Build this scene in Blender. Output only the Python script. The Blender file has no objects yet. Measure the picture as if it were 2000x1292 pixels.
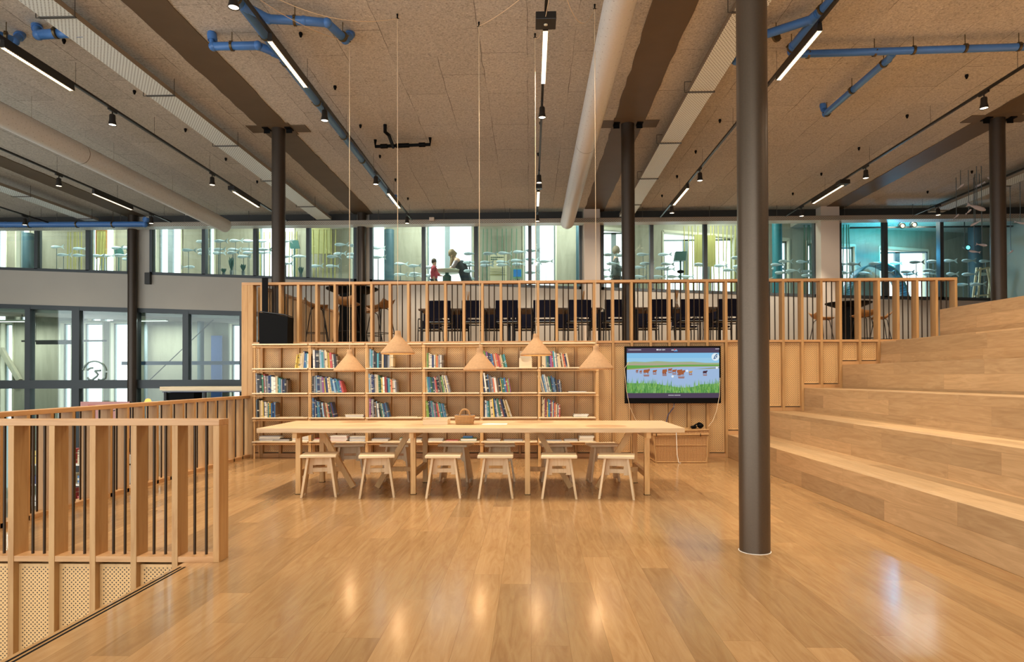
import bpy, math, random
from math import pi, sin, cos, radians as rad
from mathutils import Vector, Matrix
S = bpy.context.scene
COL = S.collection
random.seed(7)

# ------------------------------------------------------------------ camera
FPX, PCX, PCY = 1259.49, 1000.0, 723.53          # 2000 x 1292 frame
YAW, PITCH, ROLL, EYE = .0283, .0092, -.003, 1.2948
_F = Vector((-sin(YAW)*cos(PITCH), cos(YAW)*cos(PITCH), sin(PITCH)))
_R0 = Vector((cos(YAW), sin(YAW), 0)); _U0 = _R0.cross(_F)
_R = _R0*cos(ROLL) + _U0*sin(ROLL); _U = _U0*cos(ROLL) - _R0*sin(ROLL)
cam_d = bpy.data.cameras.new('camera'); cam = bpy.data.objects.new('camera', cam_d); COL.objects.link(cam)
cam_d.sensor_fit = 'HORIZONTAL'; cam_d.sensor_width = 36
cam_d.lens = FPX/2000*36; cam_d.shift_y = (PCY-646)/2000; cam_d.clip_start = .05; cam_d.clip_end = 200
mw = Matrix(((_R.x, _U.x, -_F.x, 0), (_R.y, _U.y, -_F.y, 0), (_R.z, _U.z, -_F.z, EYE), (0, 0, 0, 1)))
cam.matrix_world = mw
S.camera = cam
# ------------------------------------------------------------------ view, world, render quality
S.view_settings.view_transform = 'Standard'; S.view_settings.look = 'None'
S.view_settings.gamma = 1; S.view_settings.exposure = 0.6; S.view_settings.use_curve_mapping = False
S.cycles.use_denoising = True
S.cycles.max_bounces = 7; S.cycles.diffuse_bounces = 4; S.cycles.glossy_bounces = 3
S.cycles.transparent_max_bounces = 12; S.cycles.transmission_bounces = 3
S.cycles.sample_clamp_indirect = 4; S.cycles.caustics_reflective = False; S.cycles.caustics_refractive = False
W = bpy.data.worlds.new('sky'); S.world = W; W.use_nodes = True
bg = W.node_tree.nodes['Background']; bg.inputs[0].default_value = (.90, .96, 1, 1); bg.inputs[1].default_value = 2.3
SPOT_W, LINE_E = 140.0, 5.0
WARM = (1.0, .88, .73)
def spot(loc, tgt, watts, size=70, blend=.5, col=WARM, r=.04):
    d = bpy.data.lights.new('track_beam', 'SPOT'); d.energy = watts; d.color = col
    d.spot_size = rad(size); d.spot_blend = blend; d.shadow_soft_size = r
    o = bpy.data.objects.new('track_beam', d); COL.objects.link(o); o.location = loc
    o.rotation_euler = (Vector(tgt)-Vector(loc)).to_track_quat('-Z', 'Y').to_euler()
    return o

# ------------------------------------------------------------------ pixel -> point helpers
def _ray(px, py): return _F + _R*((px-PCX)/FPX) - _U*((py-PCY)/FPX)
def atY(px, py, Y): r = _ray(px, py); return Vector((0, 0, EYE)) + r*(Y/r.y)
def atX(px, py, X): r = _ray(px, py); return Vector((0, 0, EYE)) + r*(X/r.x)
def atZ(px, py, Z): r = _ray(px, py); return Vector((0, 0, EYE)) + r*((Z-EYE)/r.z)

# ------------------------------------------------------------------ materials
def lin(c):
    if isinstance(c, str):
        c = tuple(int(c[i:i+2], 16) for i in (0, 2, 4))
    return tuple((v/255/12.92 if v/255 <= .04045 else ((v/255+.055)/1.055)**2.4) for v in c)+(1,)
def newmat(name):
    m = bpy.data.materials.new(name); m.use_nodes = True
    return m, m.node_tree.nodes, m.node_tree.links, m.node_tree.nodes['Principled BSDF']
def simple(name, c, rough=.6, metal=0, spec=.5, noise=0, nscale=8):
    m, n, l, b = newmat(name)
    b.inputs['Base Color'].default_value = lin(c); b.inputs['Roughness'].default_value = rough
    b.inputs['Metallic'].default_value = metal; b.inputs['Specular IOR Level'].default_value = spec
    if noise:
        tc = n.new('ShaderNodeTexCoord'); t = n.new('ShaderNodeTexNoise'); t.inputs['Scale'].default_value = nscale; t.inputs['Detail'].default_value = 4
        hs = n.new('ShaderNodeHueSaturation'); hs.inputs['Color'].default_value = lin(c)
        mr = n.new('ShaderNodeMapRange'); mr.inputs['From Min'].default_value = .3; mr.inputs['From Max'].default_value = .7
        mr.inputs['To Min'].default_value = 1-noise; mr.inputs['To Max'].default_value = 1+noise
        l.new(tc.outputs['Object'], t.inputs['Vector']); l.new(t.outputs['Fac'], mr.inputs['Value']); l.new(mr.outputs['Result'], hs.inputs['Value'])
        l.new(hs.outputs['Color'], b.inputs['Base Color'])
    return m
def emis(name, c, s):
    m, n, l, b = newmat(name); n.remove(b); e = n.new('ShaderNodeEmission')
    e.inputs[0].default_value = lin(c); e.inputs[1].default_value = s
    l.new(e.outputs[0], n['Material Output'].inputs[0]); return m
def ramp(n, pts):
    r = n.new('ShaderNodeValToRGB'); e = r.color_ramp.elements
    while len(e) > 1: e.remove(e[-1])
    e[0].position = pts[0][0]; e[0].color = lin(pts[0][1])
    for p, c in pts[1:]:
        k = e.new(p); k.color = lin(c)
    return r
def wood(name, c1, c2, axis='z', scale=1.0, rough=.5, stretch=14, knots=False):
    """plain timber with the grain running along one axis"""
    m, n, l, b = newmat(name)
    tc = n.new('ShaderNodeTexCoord'); oi = n.new('ShaderNodeObjectInfo')
    mu = n.new('ShaderNodeMath'); mu.operation = 'MULTIPLY'; mu.inputs[1].default_value = 37.0
    ad = n.new('ShaderNodeVectorMath'); ad.operation = 'ADD'
    mp = n.new('ShaderNodeMapping'); s = [stretch*scale]*3; s['xyz'.index(axis)] = scale
    mp.inputs['Scale'].default_value = s
    t = n.new('ShaderNodeTexNoise'); t.inputs['Scale'].default_value = 1.6; t.inputs['Detail'].default_value = 5; t.inputs['Roughness'].default_value = .6
    t.inputs['Distortion'].default_value = .8
    r = ramp(n, [(.25, c2), (.5, c1), (.8, tuple(min(255, v+10) for v in (int(c1[i:i+2], 16) for i in (0, 2, 4))))])
    l.new(oi.outputs['Random'], mu.inputs[0]); l.new(tc.outputs['Object'], ad.inputs[0]); l.new(mu.outputs[0], ad.inputs[1])
    l.new(ad.outputs[0], mp.inputs['Vector']); l.new(mp.outputs[0], t.inputs['Vector']); l.new(t.outputs['Fac'], r.inputs['Fac'])
    hs = n.new('ShaderNodeHueSaturation'); mr = n.new('ShaderNodeMapRange')
    mr.inputs['To Min'].default_value = .9; mr.inputs['To Max'].default_value = 1.08
    l.new(oi.outputs['Random'], mr.inputs['Value']); l.new(mr.outputs['Result'], hs.inputs['Value'])
    l.new(r.outputs['Color'], hs.inputs['Color']); l.new(hs.outputs['Color'], b.inputs['Base Color'])
    b.inputs['Roughness'].default_value = rough
    return m
def planks(name, width, length, ca, cb, seam, rough, mode, tone=.12, bump=.15):
    """boards running along Y; mode 'floor' -> v = X, 'steps' -> v = X+Z"""
    m, n, l, b = newmat(name)
    tc = n.new('ShaderNodeTexCoord'); sx = n.new('ShaderNodeSeparateXYZ'); l.new(tc.outputs['Object'], sx.inputs[0])
    cx = n.new('ShaderNodeCombineXYZ'); l.new(sx.outputs['Y'], cx.inputs['X'])
    if mode == 'steps':
        a = n.new('ShaderNodeMath'); a.operation = 'ADD'; l.new(sx.outputs['X'], a.inputs[0]); l.new(sx.outputs['Z'], a.inputs[1]); l.new(a.outputs[0], cx.inputs['Y'])
    else: l.new(sx.outputs['X'], cx.inputs['Y'])
    fl = n.new('ShaderNodeMath'); fl.operation = 'DIVIDE'; fl.inputs[1].default_value = width; l.new(cx.inputs['Y'].links[0].from_socket, fl.inputs[0])
    f2 = n.new('ShaderNodeMath'); f2.operation = 'FLOOR'; l.new(fl.outputs[0], f2.inputs[0])
    wn = n.new('ShaderNodeTexWhiteNoise'); wn.noise_dimensions = '1D'; l.new(f2.outputs[0], wn.inputs['W'])
    sh = n.new('ShaderNodeMath'); sh.operation = 'MULTIPLY_ADD'; sh.inputs[1].default_value = length; l.new(wn.outputs['Value'], sh.inputs[0]); l.new(sx.outputs['Y'], sh.inputs[2])
    l.new(sh.outputs[0], cx.inputs['X'])
    br = n.new('ShaderNodeTexBrick'); br.offset = 0
    br.inputs['Scale'].default_value = 1; br.inputs['Brick Width'].default_value = length; br.inputs['Row Height'].default_value = width
    br.inputs['Mortar Size'].default_value = .0008; br.inputs['Mortar Smooth'].default_value = .2; br.inputs['Bias'].default_value = 0
    br.inputs['Color1'].default_value = (0, 0, 0, 1); br.inputs['Color2'].default_value = (1, 1, 1, 1); br.inputs['Mortar'].default_value = (.5, .5, .5, 1)
    l.new(cx.outputs[0], br.inputs['Vector'])
    # grain : stretched noise, shifted per board
    sc = n.new('ShaderNodeVectorMath'); sc.operation = 'SCALE'; sc.inputs['Scale'].default_value = 11
    l.new(br.outputs['Color'], sc.inputs[0])
    ad = n.new('ShaderNodeVectorMath'); ad.operation = 'ADD'; l.new(cx.outputs[0], ad.inputs[0]); l.new(sc.outputs[0], ad.inputs[1])
    mp = n.new('ShaderNodeMapping'); mp.inputs['Scale'].default_value = (1.0, 8, 1); l.new(ad.outputs[0], mp.inputs['Vector'])
    t = n.new('ShaderNodeTexNoise'); t.inputs['Scale'].default_value = 1.7; t.inputs['Detail'].default_value = 6; t.inputs['Roughness'].default_value = .58; t.inputs['Distortion'].default_value = 2.2
    l.new(mp.outputs[0], t.inputs['Vector'])
    r = ramp(n, [(.18, cb), (.7, ca)]); l.new(t.outputs['Fac'], r.inputs['Fac'])
    mr = n.new('ShaderNodeMapRange'); mr.inputs['To Min'].default_value = 1-tone; mr.inputs['To Max'].default_value = 1+tone*.55
    l.new(br.outputs['Color'], mr.inputs['Value'])
    hs = n.new('ShaderNodeHueSaturation'); l.new(mr.outputs['Result'], hs.inputs['Value']); l.new(r.outputs['Color'], hs.inputs['Color'])
    mx = n.new('ShaderNodeMix'); mx.data_type = 'RGBA'; l.new(br.outputs['Fac'], mx.inputs['Factor'])
    l.new(hs.outputs['Color'], mx.inputs[6]); mx.inputs[7].default_value = lin(seam)
    l.new(mx.outputs[2], b.inputs['Base Color'])
    rr = n.new('ShaderNodeMapRange'); rr.inputs['To Min'].default_value = rough-.01; rr.inputs['To Max'].default_value = rough+.03
    l.new(t.outputs['Fac'], rr.inputs['Value']); l.new(rr.outputs['Result'], b.inputs['Roughness'])
    bp = n.new('ShaderNodeBump'); bp.inputs['Strength'].default_value = bump; bp.inputs['Distance'].default_value = .002
    l.new(t.outputs['Fac'], bp.inputs['Height']); l.new(bp.outputs[0], b.inputs['Normal'])
    return m
def perforated(name, base, hole, a, thr, u='X', v='Z', rough=.5, metal=0, bu=1.0, ofs=(0, 0)):
    """staggered holes on a lattice of pitch a"""
    m, n, l, b = newmat(name)
    tc = n.new('ShaderNodeTexCoord'); sx = n.new('ShaderNodeSeparateXYZ'); l.new(tc.outputs['Object'], sx.inputs[0])
    def cosn(ax, pitch, of):
        ad = n.new('ShaderNodeMath'); ad.operation = 'ADD'; ad.inputs[1].default_value = of; l.new(sx.outputs[ax], ad.inputs[0])
        mu = n.new('ShaderNodeMath'); mu.operation = 'MULTIPLY'; mu.inputs[1].default_value = 2*pi/pitch; l.new(ad.outputs[0], mu.inputs[0])
        c = n.new('ShaderNodeMath'); c.operation = 'COSINE'; l.new(mu.outputs[0], c.inputs[0]); return c
    p = n.new('ShaderNodeMath'); p.operation = 'MULTIPLY'
    l.new(cosn(u, a, ofs[0]).outputs[0], p.inputs[0]); l.new(cosn(v, a*bu, ofs[1]).outputs[0], p.inputs[1])
    mr = n.new('ShaderNodeMapRange'); mr.inputs['From Min'].default_value = thr-.06; mr.inputs['From Max'].default_value = thr+.06
    l.new(p.outputs[0], mr.inputs['Value'])
    t = n.new('ShaderNodeTexNoise'); t.inputs['Scale'].default_value = 5; mp = n.new('ShaderNodeMapping'); mp.inputs['Scale'].default_value = (9, 9, 1)
    l.new(tc.outputs['Object'], mp.inputs['Vector']); l.new(mp.outputs[0], t.inputs['Vector'])
    hs = n.new('ShaderNodeHueSaturation'); hs.inputs['Color'].default_value = lin(base)
    m2 = n.new('ShaderNodeMapRange'); m2.inputs['To Min'].default_value = .9; m2.inputs['To Max'].default_value = 1.1
    l.new(t.outputs['Fac'], m2.inputs['Value']); l.new(m2.outputs['Result'], hs.inputs['Value'])
    mx = n.new('ShaderNodeMix'); mx.data_type = 'RGBA'; l.new(mr.outputs['Result'], mx.inputs['Factor'])
    l.new(hs.outputs['Color'], mx.inputs[6]); mx.inputs[7].default_value = lin(hole)
    l.new(mx.outputs[2], b.inputs['Base Color']); b.inputs['Roughness'].default_value = rough; b.inputs['Metallic'].default_value = metal
    return m
def ceiling_mat():
    m, n, l, b = newmat('wood_wool_board')
    tc = n.new('ShaderNodeTexCoord'); sx = n.new('ShaderNodeSeparateXYZ'); l.new(tc.outputs['Object'], sx.inputs[0])
    wob = n.new('ShaderNodeTexNoise'); wob.inputs['Scale'].default_value = 2.5; wob.inputs['Detail'].default_value = 3; l.new(tc.outputs['Object'], wob.inputs['Vector'])
    w2 = n.new('ShaderNodeMath'); w2.operation = 'MULTIPLY_ADD'; w2.inputs[1].default_value = .05; l.new(wob.outputs['Fac'], w2.inputs[0]); l.new(sx.outputs['X'], w2.inputs[2])
    cx = n.new('ShaderNodeCombineXYZ'); l.new(sx.outputs['Y'], cx.inputs['X']); l.new(w2.outputs[0], cx.inputs['Y'])
    br = n.new('ShaderNodeTexBrick'); br.offset = .5
    br.inputs['Scale'].default_value = 1; br.inputs['Brick Width'].default_value = 1.19; br.inputs['Row Height'].default_value = .595
    br.inputs['Mortar Size'].default_value = .006; br.inputs['Mortar Smooth'].default_value = .9
    br.inputs['Color1'].default_value = (.42, .42, .42, 1); br.inputs['Color2'].default_value = (.58, .58, .58, 1); br.inputs['Mortar'].default_value = (.5, .5, .5, 1)
    l.new(cx.outputs[0], br.inputs['Vector'])
    t = n.new('ShaderNodeTexNoise'); t.inputs['Scale'].default_value = 45; t.inputs['Detail'].default_value = 5; t.inputs['Roughness'].default_value = .75
    l.new(tc.outputs['Object'], t.inputs['Vector'])
    r = ramp(n, [(.31, '6a6156'), (.43, 'b0a89b'), (.6, 'c6beb0'), (.7, 'ebe3d6')]); l.new(t.outputs['Fac'], r.inputs['Fac'])
    gaps = n.new('ShaderNodeTexNoise'); gaps.inputs['Scale'].default_value = 1.1; l.new(tc.outputs['Object'], gaps.inputs['Vector'])
    g = n.new('ShaderNodeMapRange'); g.inputs['From Min'].default_value = .38; g.inputs['From Max'].default_value = .6; l.new(gaps.outputs['Fac'], g.inputs['Value'])
    mm = n.new('ShaderNodeMath'); mm.operation = 'MULTIPLY'; l.new(br.outputs['Fac'], mm.inputs[0]); l.new(g.outputs['Result'], mm.inputs[1])
    hs = n.new('ShaderNodeHueSaturation'); mr = n.new('ShaderNodeMapRange'); mr.inputs['From Min'].default_value = .42; mr.inputs['From Max'].default_value = .58
    mr.inputs['To Min'].default_value = .93; mr.inputs['To Max'].default_value = 1.05
    l.new(br.outputs['Color'], mr.inputs['Value']); l.new(mr.outputs['Result'], hs.inputs['Value']); l.new(r.outputs['Color'], hs.inputs['Color'])
    mx = n.new('ShaderNodeMix'); mx.data_type = 'RGBA'; l.new(mm.outputs[0], mx.inputs['Factor']); l.new(hs.outputs['Color'], mx.inputs[6]); mx.inputs[7].default_value = lin('4a3f34')
    l.new(mx.outputs[2], b.inputs['Base Color']); b.inputs['Roughness'].default_value = .95
    bp = n.new('ShaderNodeBump'); bp.inputs['Strength'].default_value = .5; bp.inputs['Distance'].default_value = .01
    l.new(t.outputs['Fac'], bp.inputs['Height']); l.new(bp.outputs[0], b.inputs['Normal'])
    return m
def wicker(name, c1, c2, s=60):
    m, n, l, b = newmat(name)
    tc = n.new('ShaderNodeTexCoord')
    w1 = n.new('ShaderNodeTexWave'); w1.bands_direction = 'X'; w1.inputs['Scale'].default_value = s; w1.inputs['Distortion'].default_value = 2
    w2 = n.new('ShaderNodeTexWave'); w2.bands_direction = 'Z'; w2.inputs['Scale'].default_value = s*1.6; w2.inputs['Distortion'].default_value = 3
    l.new(tc.outputs['Object'], w1.inputs['Vector']); l.new(tc.outputs['Object'], w2.inputs['Vector'])
    mu = n.new('ShaderNodeMath'); mu.operation = 'MULTIPLY'; l.new(w1.outputs['Fac'], mu.inputs[0]); l.new(w2.outputs['Fac'], mu.inputs[1])
    r = ramp(n, [(0, c2), (.4, c1)]); l.new(mu.outputs[0], r.inputs['Fac']); l.new(r.outputs['Color'], b.inputs['Base Color'])
    bp = n.new('ShaderNodeBump'); bp.inputs['Strength'].default_value = .6; bp.inputs['Distance'].default_value = .006
    l.new(mu.outputs[0], bp.inputs['Height']); l.new(bp.outputs[0], b.inputs['Normal']); b.inputs['Roughness'].default_value = .6
    return m
def glass_mat(name, tint=(.86, .95, .93), refl=.07):
    m, n, l, b = newmat(name); n.remove(b)
    tr = n.new('ShaderNodeBsdfTransparent'); tr.inputs[0].default_value = tint+(1,)
    gl = n.new('ShaderNodeBsdfGlossy'); gl.inputs['Roughness'].default_value = .02
    fr = n.new('ShaderNodeFresnel'); fr.inputs['IOR'].default_value = 1.45
    mx = n.new('ShaderNodeMixShader'); l.new(fr.outputs[0], mx.inputs[0]); l.new(tr.outputs[0], mx.inputs[1]); l.new(gl.outputs[0], mx.inputs[2])
    l.new(mx.outputs[0], n['Material Output'].inputs[0]); return m

M = {}
M['floor'] = planks('oak_floor', .187, 2.2, 'b28d5f', '996f45', '7f5d37', .165, 'floor', .22, .03)
M['steps'] = planks('oak_steps', .183, 1.75, 'd0ac7e', 'b08a5e', '957248', .42, 'steps', .22, .04)
M['fir'] = wood('douglas_fir_upright', 'b88c56', 'a3723d', 'z', 1.0, .5)
M['firx'] = wood('douglas_fir_rail_x', 'be8f5d', 'aa7745', 'x', 1.0, .42)
M['firy'] = wood('douglas_fir_rail_y', 'be8f5d', 'aa7745', 'y', 1.0, .42)
M['perf'] = perforated('perforated_birch', 'd6aa70', '2a190a', .034, .6)
M['birch'] = wood('birch_panel_edge', 'd6aa70', 'c89b62', 'z', .8, .5)
M['beech'] = wood('pale_pine_shelf', 'ecd3ab', 'ddbb88', 'x', 1.2, .5)
M['pole'] = wood('pale_pine_pole', 'dcae72', 'c8944f', 'z', 1.2, .5)
M['polex'] = wood('pale_pine_bar', 'd9a869', 'c38e4b', 'x', 1.2, .5)
M['table'] = wood('pine_table_top', 'd6b58a', 'bf9865', 'x', 1.3, .45)
M['tleg'] = wood('pine_table_leg', 'd9ae72', 'c08c4c', 'z', 1.2, .5)
M['stool'] = wood('birch_stool', 'dec298', 'cfac78', 'z', 1.3, .5)
M['stoolx'] = wood('birch_stool_seat', 'e4cca4', 'd6b688', 'x', 1.3, .45)
M['bar'] = simple('bronze_baluster', '3a2a18', .35, .6)
M['ceil'] = ceiling_mat()
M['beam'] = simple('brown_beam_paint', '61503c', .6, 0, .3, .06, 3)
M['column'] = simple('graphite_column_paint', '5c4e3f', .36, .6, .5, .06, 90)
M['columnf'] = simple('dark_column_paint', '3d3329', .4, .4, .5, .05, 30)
M['duct'] = perforated('white_duct', 'cfcbc4', '8a7c6c', .16, .975, 'Y', 'Z', .45, 0, .55)
M['tray'] = perforated('perforated_steel_tray', 'e2e8e4', '6a685c', .06, .55, 'Y', 'X', .5, .1, .7)
M['trayx'] = perforated('perforated_steel_tray_x', 'a9a090', '4a463c', .06, .35, 'X', 'Z', .45, .3, .7)
M['traye'] = simple('steel_tray_edge', '9c9080', .45, .4)
M['pipe'] = simple('blue_pipe', '3f6da6', .38, 0, .5, .05, 12)
M['clamp'] = simple('brass_clamp', '5f4f33', .45, .7)
M['black'] = simple('black_plastic', '070605', .6, 0, .1)
M['blackm'] = simple('black_metal', '1d1a17', .4, .5)
M['track'] = simple('track_black', '2a2622', .4, .4)
M['white'] = simple('white_plaster', 'aaa397', .8, 0, .3, .02, 1.5)
M['pillar'] = simple('pillar_plaster', 'cbbcab', .8, 0, .3, .02, 1.5)
M['frame'] = simple('anthracite_frame', '3b4143', .5, .2)
M['framed'] = simple('dark_head_frame', '2c2a26', .6)
M['glass'] = glass_mat('clear_glass')
M['ply'] = wood('pale_ply_wall', 'a9a18c', '99917c', 'z', .5, .7, 8)
M['reveal'] = simple('pale_window_reveal', 'cfc8b0', .7)
M['rope'] = simple('cotton_cord', 'e2c7a0', .8)
M['navy'] = simple('navy_upholstery', '0d0d22', .85, 0, .3)
M['seatply'] = wood('bent_ply_seat', 'a97642', '8c5c2e', 'x', 2, .45)
M['tabletopd'] = wood('dark_oak_top', '7b5c3e', '5e4329', 'x', 1, .5)
M['lamp'] = emis('warm_lens', 'ffe6c4', LINE_E)
M['bulb'] = emis('pendant_glow', 'ffd089', 5)
M['felt'] = simple('felt_shade', 'bf966d', .95, 0, .1, .08, 45)
M['wicker'] = wicker('wicker', 'e0b074', '85572a', 16)
M['basket'] = wicker('small_basket_weave', 'e6bb80', 'a9773f', 45)
M['paper'] = simple('paper', 'efe8da', .8)
M['grey'] = simple('lower_floor', '8f8674', .6)

# ------------------------------------------------------------------ mesh builder
class MB:
    def __init__(s): s.v = []; s.f = []; s.mi = []; s.cur = 0; s.sm = []
    def add(s, vs, fs, smooth=False):
        o = len(s.v); s.v += [tuple(v) for v in vs]
        for f in fs: s.f.append(tuple(i+o for i in f)); s.mi.append(s.cur); s.sm.append(smooth)
        return s
    def hexa(s, p): return s.add(p, [(0, 3, 2, 1), (4, 5, 6, 7), (0, 1, 5, 4), (1, 2, 6, 5), (2, 3, 7, 6), (3, 0, 4, 7)])
    def box(s, x0, x1, y0, y1, z0, z1):
        return s.hexa([(x0, y0, z0), (x1, y0, z0), (x1, y1, z0), (x0, y1, z0), (x0, y0, z1), (x1, y0, z1), (x1, y1, z1), (x0, y1, z1)])
    def bar(s, p, q, w, h, up=(0, 0, 1)):
        p = Vector(p); q = Vector(q); d = (q-p).normalized(); u = Vector(up); r = d.cross(u).normalized(); u = r.cross(d)
        r *= w/2; u *= h/2
        return s.hexa([p-r-u, p+r-u, q+r-u, q-r-u, p-r+u, p+r+u, q+r+u, q-r+u])
    def tube(s, pts, r, n=8, cap=True):
        pts = [Vector(p) for p in pts]; k = len(pts); rr = r if isinstance(r, (list, tuple)) else [r]*k
        vs = []; up = None
        for i, p in enumerate(pts):
            d = (pts[min(i+1, k-1)]-pts[max(i-1, 0)]).normalized()
            if up is None: up = Vector((0, 0, 1)) if abs(d.z) < .9 else Vector((1, 0, 0))
            a = d.cross(up).normalized(); up2 = a.cross(d).normalized(); up = up2
            for j in range(n):
                t = 2*pi*j/n; vs.append(p+a*(rr[i]*cos(t))+up2*(rr[i]*sin(t)))
        fs = [(i*n+j, (i+1)*n+j, (i+1)*n+(j+1) % n, i*n+(j+1) % n) for i in range(k-1) for j in range(n)]
        s.add(vs, fs, True)
        if cap: s.add([vs[j] for j in range(n)], [tuple(range(n))]); s.add([vs[(k-1)*n+j] for j in range(n)], [tuple(range(n-1, -1, -1))])
        return s
    def lathe(s, prof, n=24, c=(0, 0, 0), smooth=True, cap=True):
        k = len(prof); vs = [(c[0]+r*cos(2*pi*j/n), c[1]+r*sin(2*pi*j/n), c[2]+z) for r, z in prof for j in range(n)]
        s.add(vs, [(i*n+j, i*n+(j+1) % n, (i+1)*n+(j+1) % n, (i+1)*n+j) for i in range(k-1) for j in range(n)], smooth)
        if cap:
            if prof[0][0] > 1e-4: s.add(vs[:n], [tuple(range(n-1, -1, -1))])
            if prof[-1][0] > 1e-4: s.add(vs[-n:], [tuple(range(n))])
        return s
    def prism(s, poly, axis, a, b, smooth=False):
        """poly in the plane across axis ('x': (y,z), 'y': (x,z), 'z': (x,y))"""
        def P(u, v, w): return {'x': (w, u, v), 'y': (u, w, v), 'z': (u, v, w)}[axis]
        n = len(poly); vs = [P(u, v, a) for u, v in poly]+[P(u, v, b) for u, v in poly]
        s.add(vs, [tuple(range(n)), tuple(range(2*n-1, n-1, -1))])
        return s.add(vs, [(i, (i+1) % n, n+(i+1) % n, n+i) for i in range(n)], smooth)
    def ball(s, c, rx, ry=None, rz=None, n=12, k=7):
        ry = ry or rx; rz = rz or rx
        vs = [(c[0]+rx*sin(pi*i/k)*cos(2*pi*j/n), c[1]+ry*sin(pi*i/k)*sin(2*pi*j/n), c[2]+rz*cos(pi*i/k)) for i in range(k+1) for j in range(n)]
        return s.add(vs, [(i*n+j, (i+1)*n+j, (i+1)*n+(j+1) % n, i*n+(j+1) % n) for i in range(k) for j in range(n)], True)
    def build(s, name, mats, parent=None, world=True, bevel=0):
        if not isinstance(mats, (list, tuple)): mats = [mats]
        off = Vector(parent.location) if (parent and world) else Vector((0, 0, 0))
        if parent and world and parent.parent: off += Vector(parent.parent.location)
        me = bpy.data.meshes.new(name); me.from_pydata([tuple(Vector(v)-off) for v in s.v], [], s.f)
        for m in mats: me.materials.append(M[m] if isinstance(m, str) else m)
        me.polygons.foreach_set('material_index', s.mi); me.polygons.foreach_set('use_smooth', s.sm)
        me.validate(); me.update()
        import bmesh
        bm = bmesh.new(); bm.from_mesh(me); bmesh.ops.recalc_face_normals(bm, faces=bm.faces); bm.to_mesh(me); bm.free()
        o = bpy.data.objects.new(name, me); COL.objects.link(o)
        if parent: o.parent = parent
        if bevel:
            b = o.modifiers.new('edge', 'BEVEL'); b.width = bevel; b.segments = 2; b.limit_method = 'ANGLE'; b.angle_limit = rad(50)
        return o
def tag(o, label=None, cat=None, group=None, kind=None):
    if label: o['label'] = label
    if cat: o['category'] = cat
    if group: o['group'] = group
    if kind: o['kind'] = kind
    return o
def thing(name, label, cat, loc=(0, 0, 0), rz=0, group=None):
    o = bpy.data.objects.new(name, None); COL.objects.link(o); o.location = loc; o.rotation_euler = (0, 0, rz)
    o.empty_display_size = .1
    return tag(o, label, cat, group)
def struct(mb, name, mat, label, cat='wall', parent=None):
    o = mb.build(name, mat, parent)
    if not parent: tag(o, label, cat, kind='structure')
    return o
def kids(o): return [c for c in bpy.data.objects if c.parent is o]
def dup(root, loc, rz=None, label=None, group=None, scale=None):
    def cp(o, par):
        c = o.copy(); COL.objects.link(c); c.parent = par
        for ch in KIDS.get(o.name) or KIDS.setdefault(o.name, kids(o)): cp(ch, c)
        return c
    r = cp(root, None); r.location = loc
    if rz is not None: r.rotation_euler = (0, 0, rz)
    if label: r['label'] = label
    if group: r['group'] = group
    if scale: r.scale = scale
    return r
KIDS = {}
def part_copy(o, loc, rot=None):
    c = o.copy(); COL.objects.link(c); c.location = loc
    if rot: c.rotation_euler = rot
    return c
ORD = ['', 'first', 'second', 'third', 'fourth', 'fifth', 'sixth', 'seventh', 'eighth', 'ninth', 'tenth', 'eleventh', 'twelfth',
       'thirteenth', 'fourteenth', 'fifteenth', 'sixteenth', 'seventeenth', 'eighteenth', 'nineteenth', 'twentieth', 'twenty-first',
       'twenty-second', 'twenty-third', 'twenty-fourth', 'twenty-fifth']
# ================================================================== SETTING
D = 10.37                                    # front plane of the slatted wall
UP = 1.87                                    # upper floor level
CZ = 5.5                                     # ceiling
WY = 16.5
# window wall
LOW = -1.95                                  # lower floor level
STEP = [(3.149, .362), (3.749, .736), (4.349, 1.10), (4.949, 1.466), (5.549, 1.832), (6.47, 2.335)]
def stepz(x):
    z = 0
    for sx, sz in STEP:
        if x > sx-.01: z = sz
    return min(z, 1.832)
b = MB()
b.prism([(-4.72, D+.2), (-4.72, 4.60), (-2.43, 4.60), (-2.43, -5), (STEP[0][0]+.3, -5), (STEP[0][0]+.3, D+.2)], 'z', -.28, 0)
struct(b, 'floor', 'floor', 'oak plank floor of the reading platform', 'floor')
b = MB()
for dx in (.028, .058): b.box(-2.43+dx, -2.43+dx+.013, -5, 4.36, -.001, .0015)
tag(b.build('trim_1', 'black'), 'two black anti-slip strips along the platform edge', 'trim', kind='structure')
b = MB(); b.box(-4.6, 13, D+.14, WY+.1, UP-.3, UP)
struct(b, 'floor.001', 'floor', 'oak floor of the upper level behind the balustrade', 'floor')
b = MB(); b.box(-18, 3.2, -5, 18.7, LOW-.2, LOW)
struct(b, 'floor.002', 'grey', 'lower ground floor seen through the left balustrade', 'floor')
b = MB(); b.prism([(-18, -5), (13.2, -5), (13.2, 20.4), (12, 20.2), (8.6, 18.6), (7.4, 18.6), (7.4, 16.55), (-18, 16.55)], 'z', CZ, CZ+.25)
struct(b, 'ceiling', 'ceil', 'wood wool cement board ceiling', 'ceiling')
b = MB(); b.box(-18, 7.6, 16.7, 18.9, 6.4, 6.6); b.box(7.3, 7.6, 16.7, 18.9, CZ+.25, 6.4); b.box(-18, 7.6, 16.52, 16.7, CZ+.25, 6.6)
struct(b, 'ceiling.001', 'white', 'raised ceiling over the exhibition corridor', 'ceiling')
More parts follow.
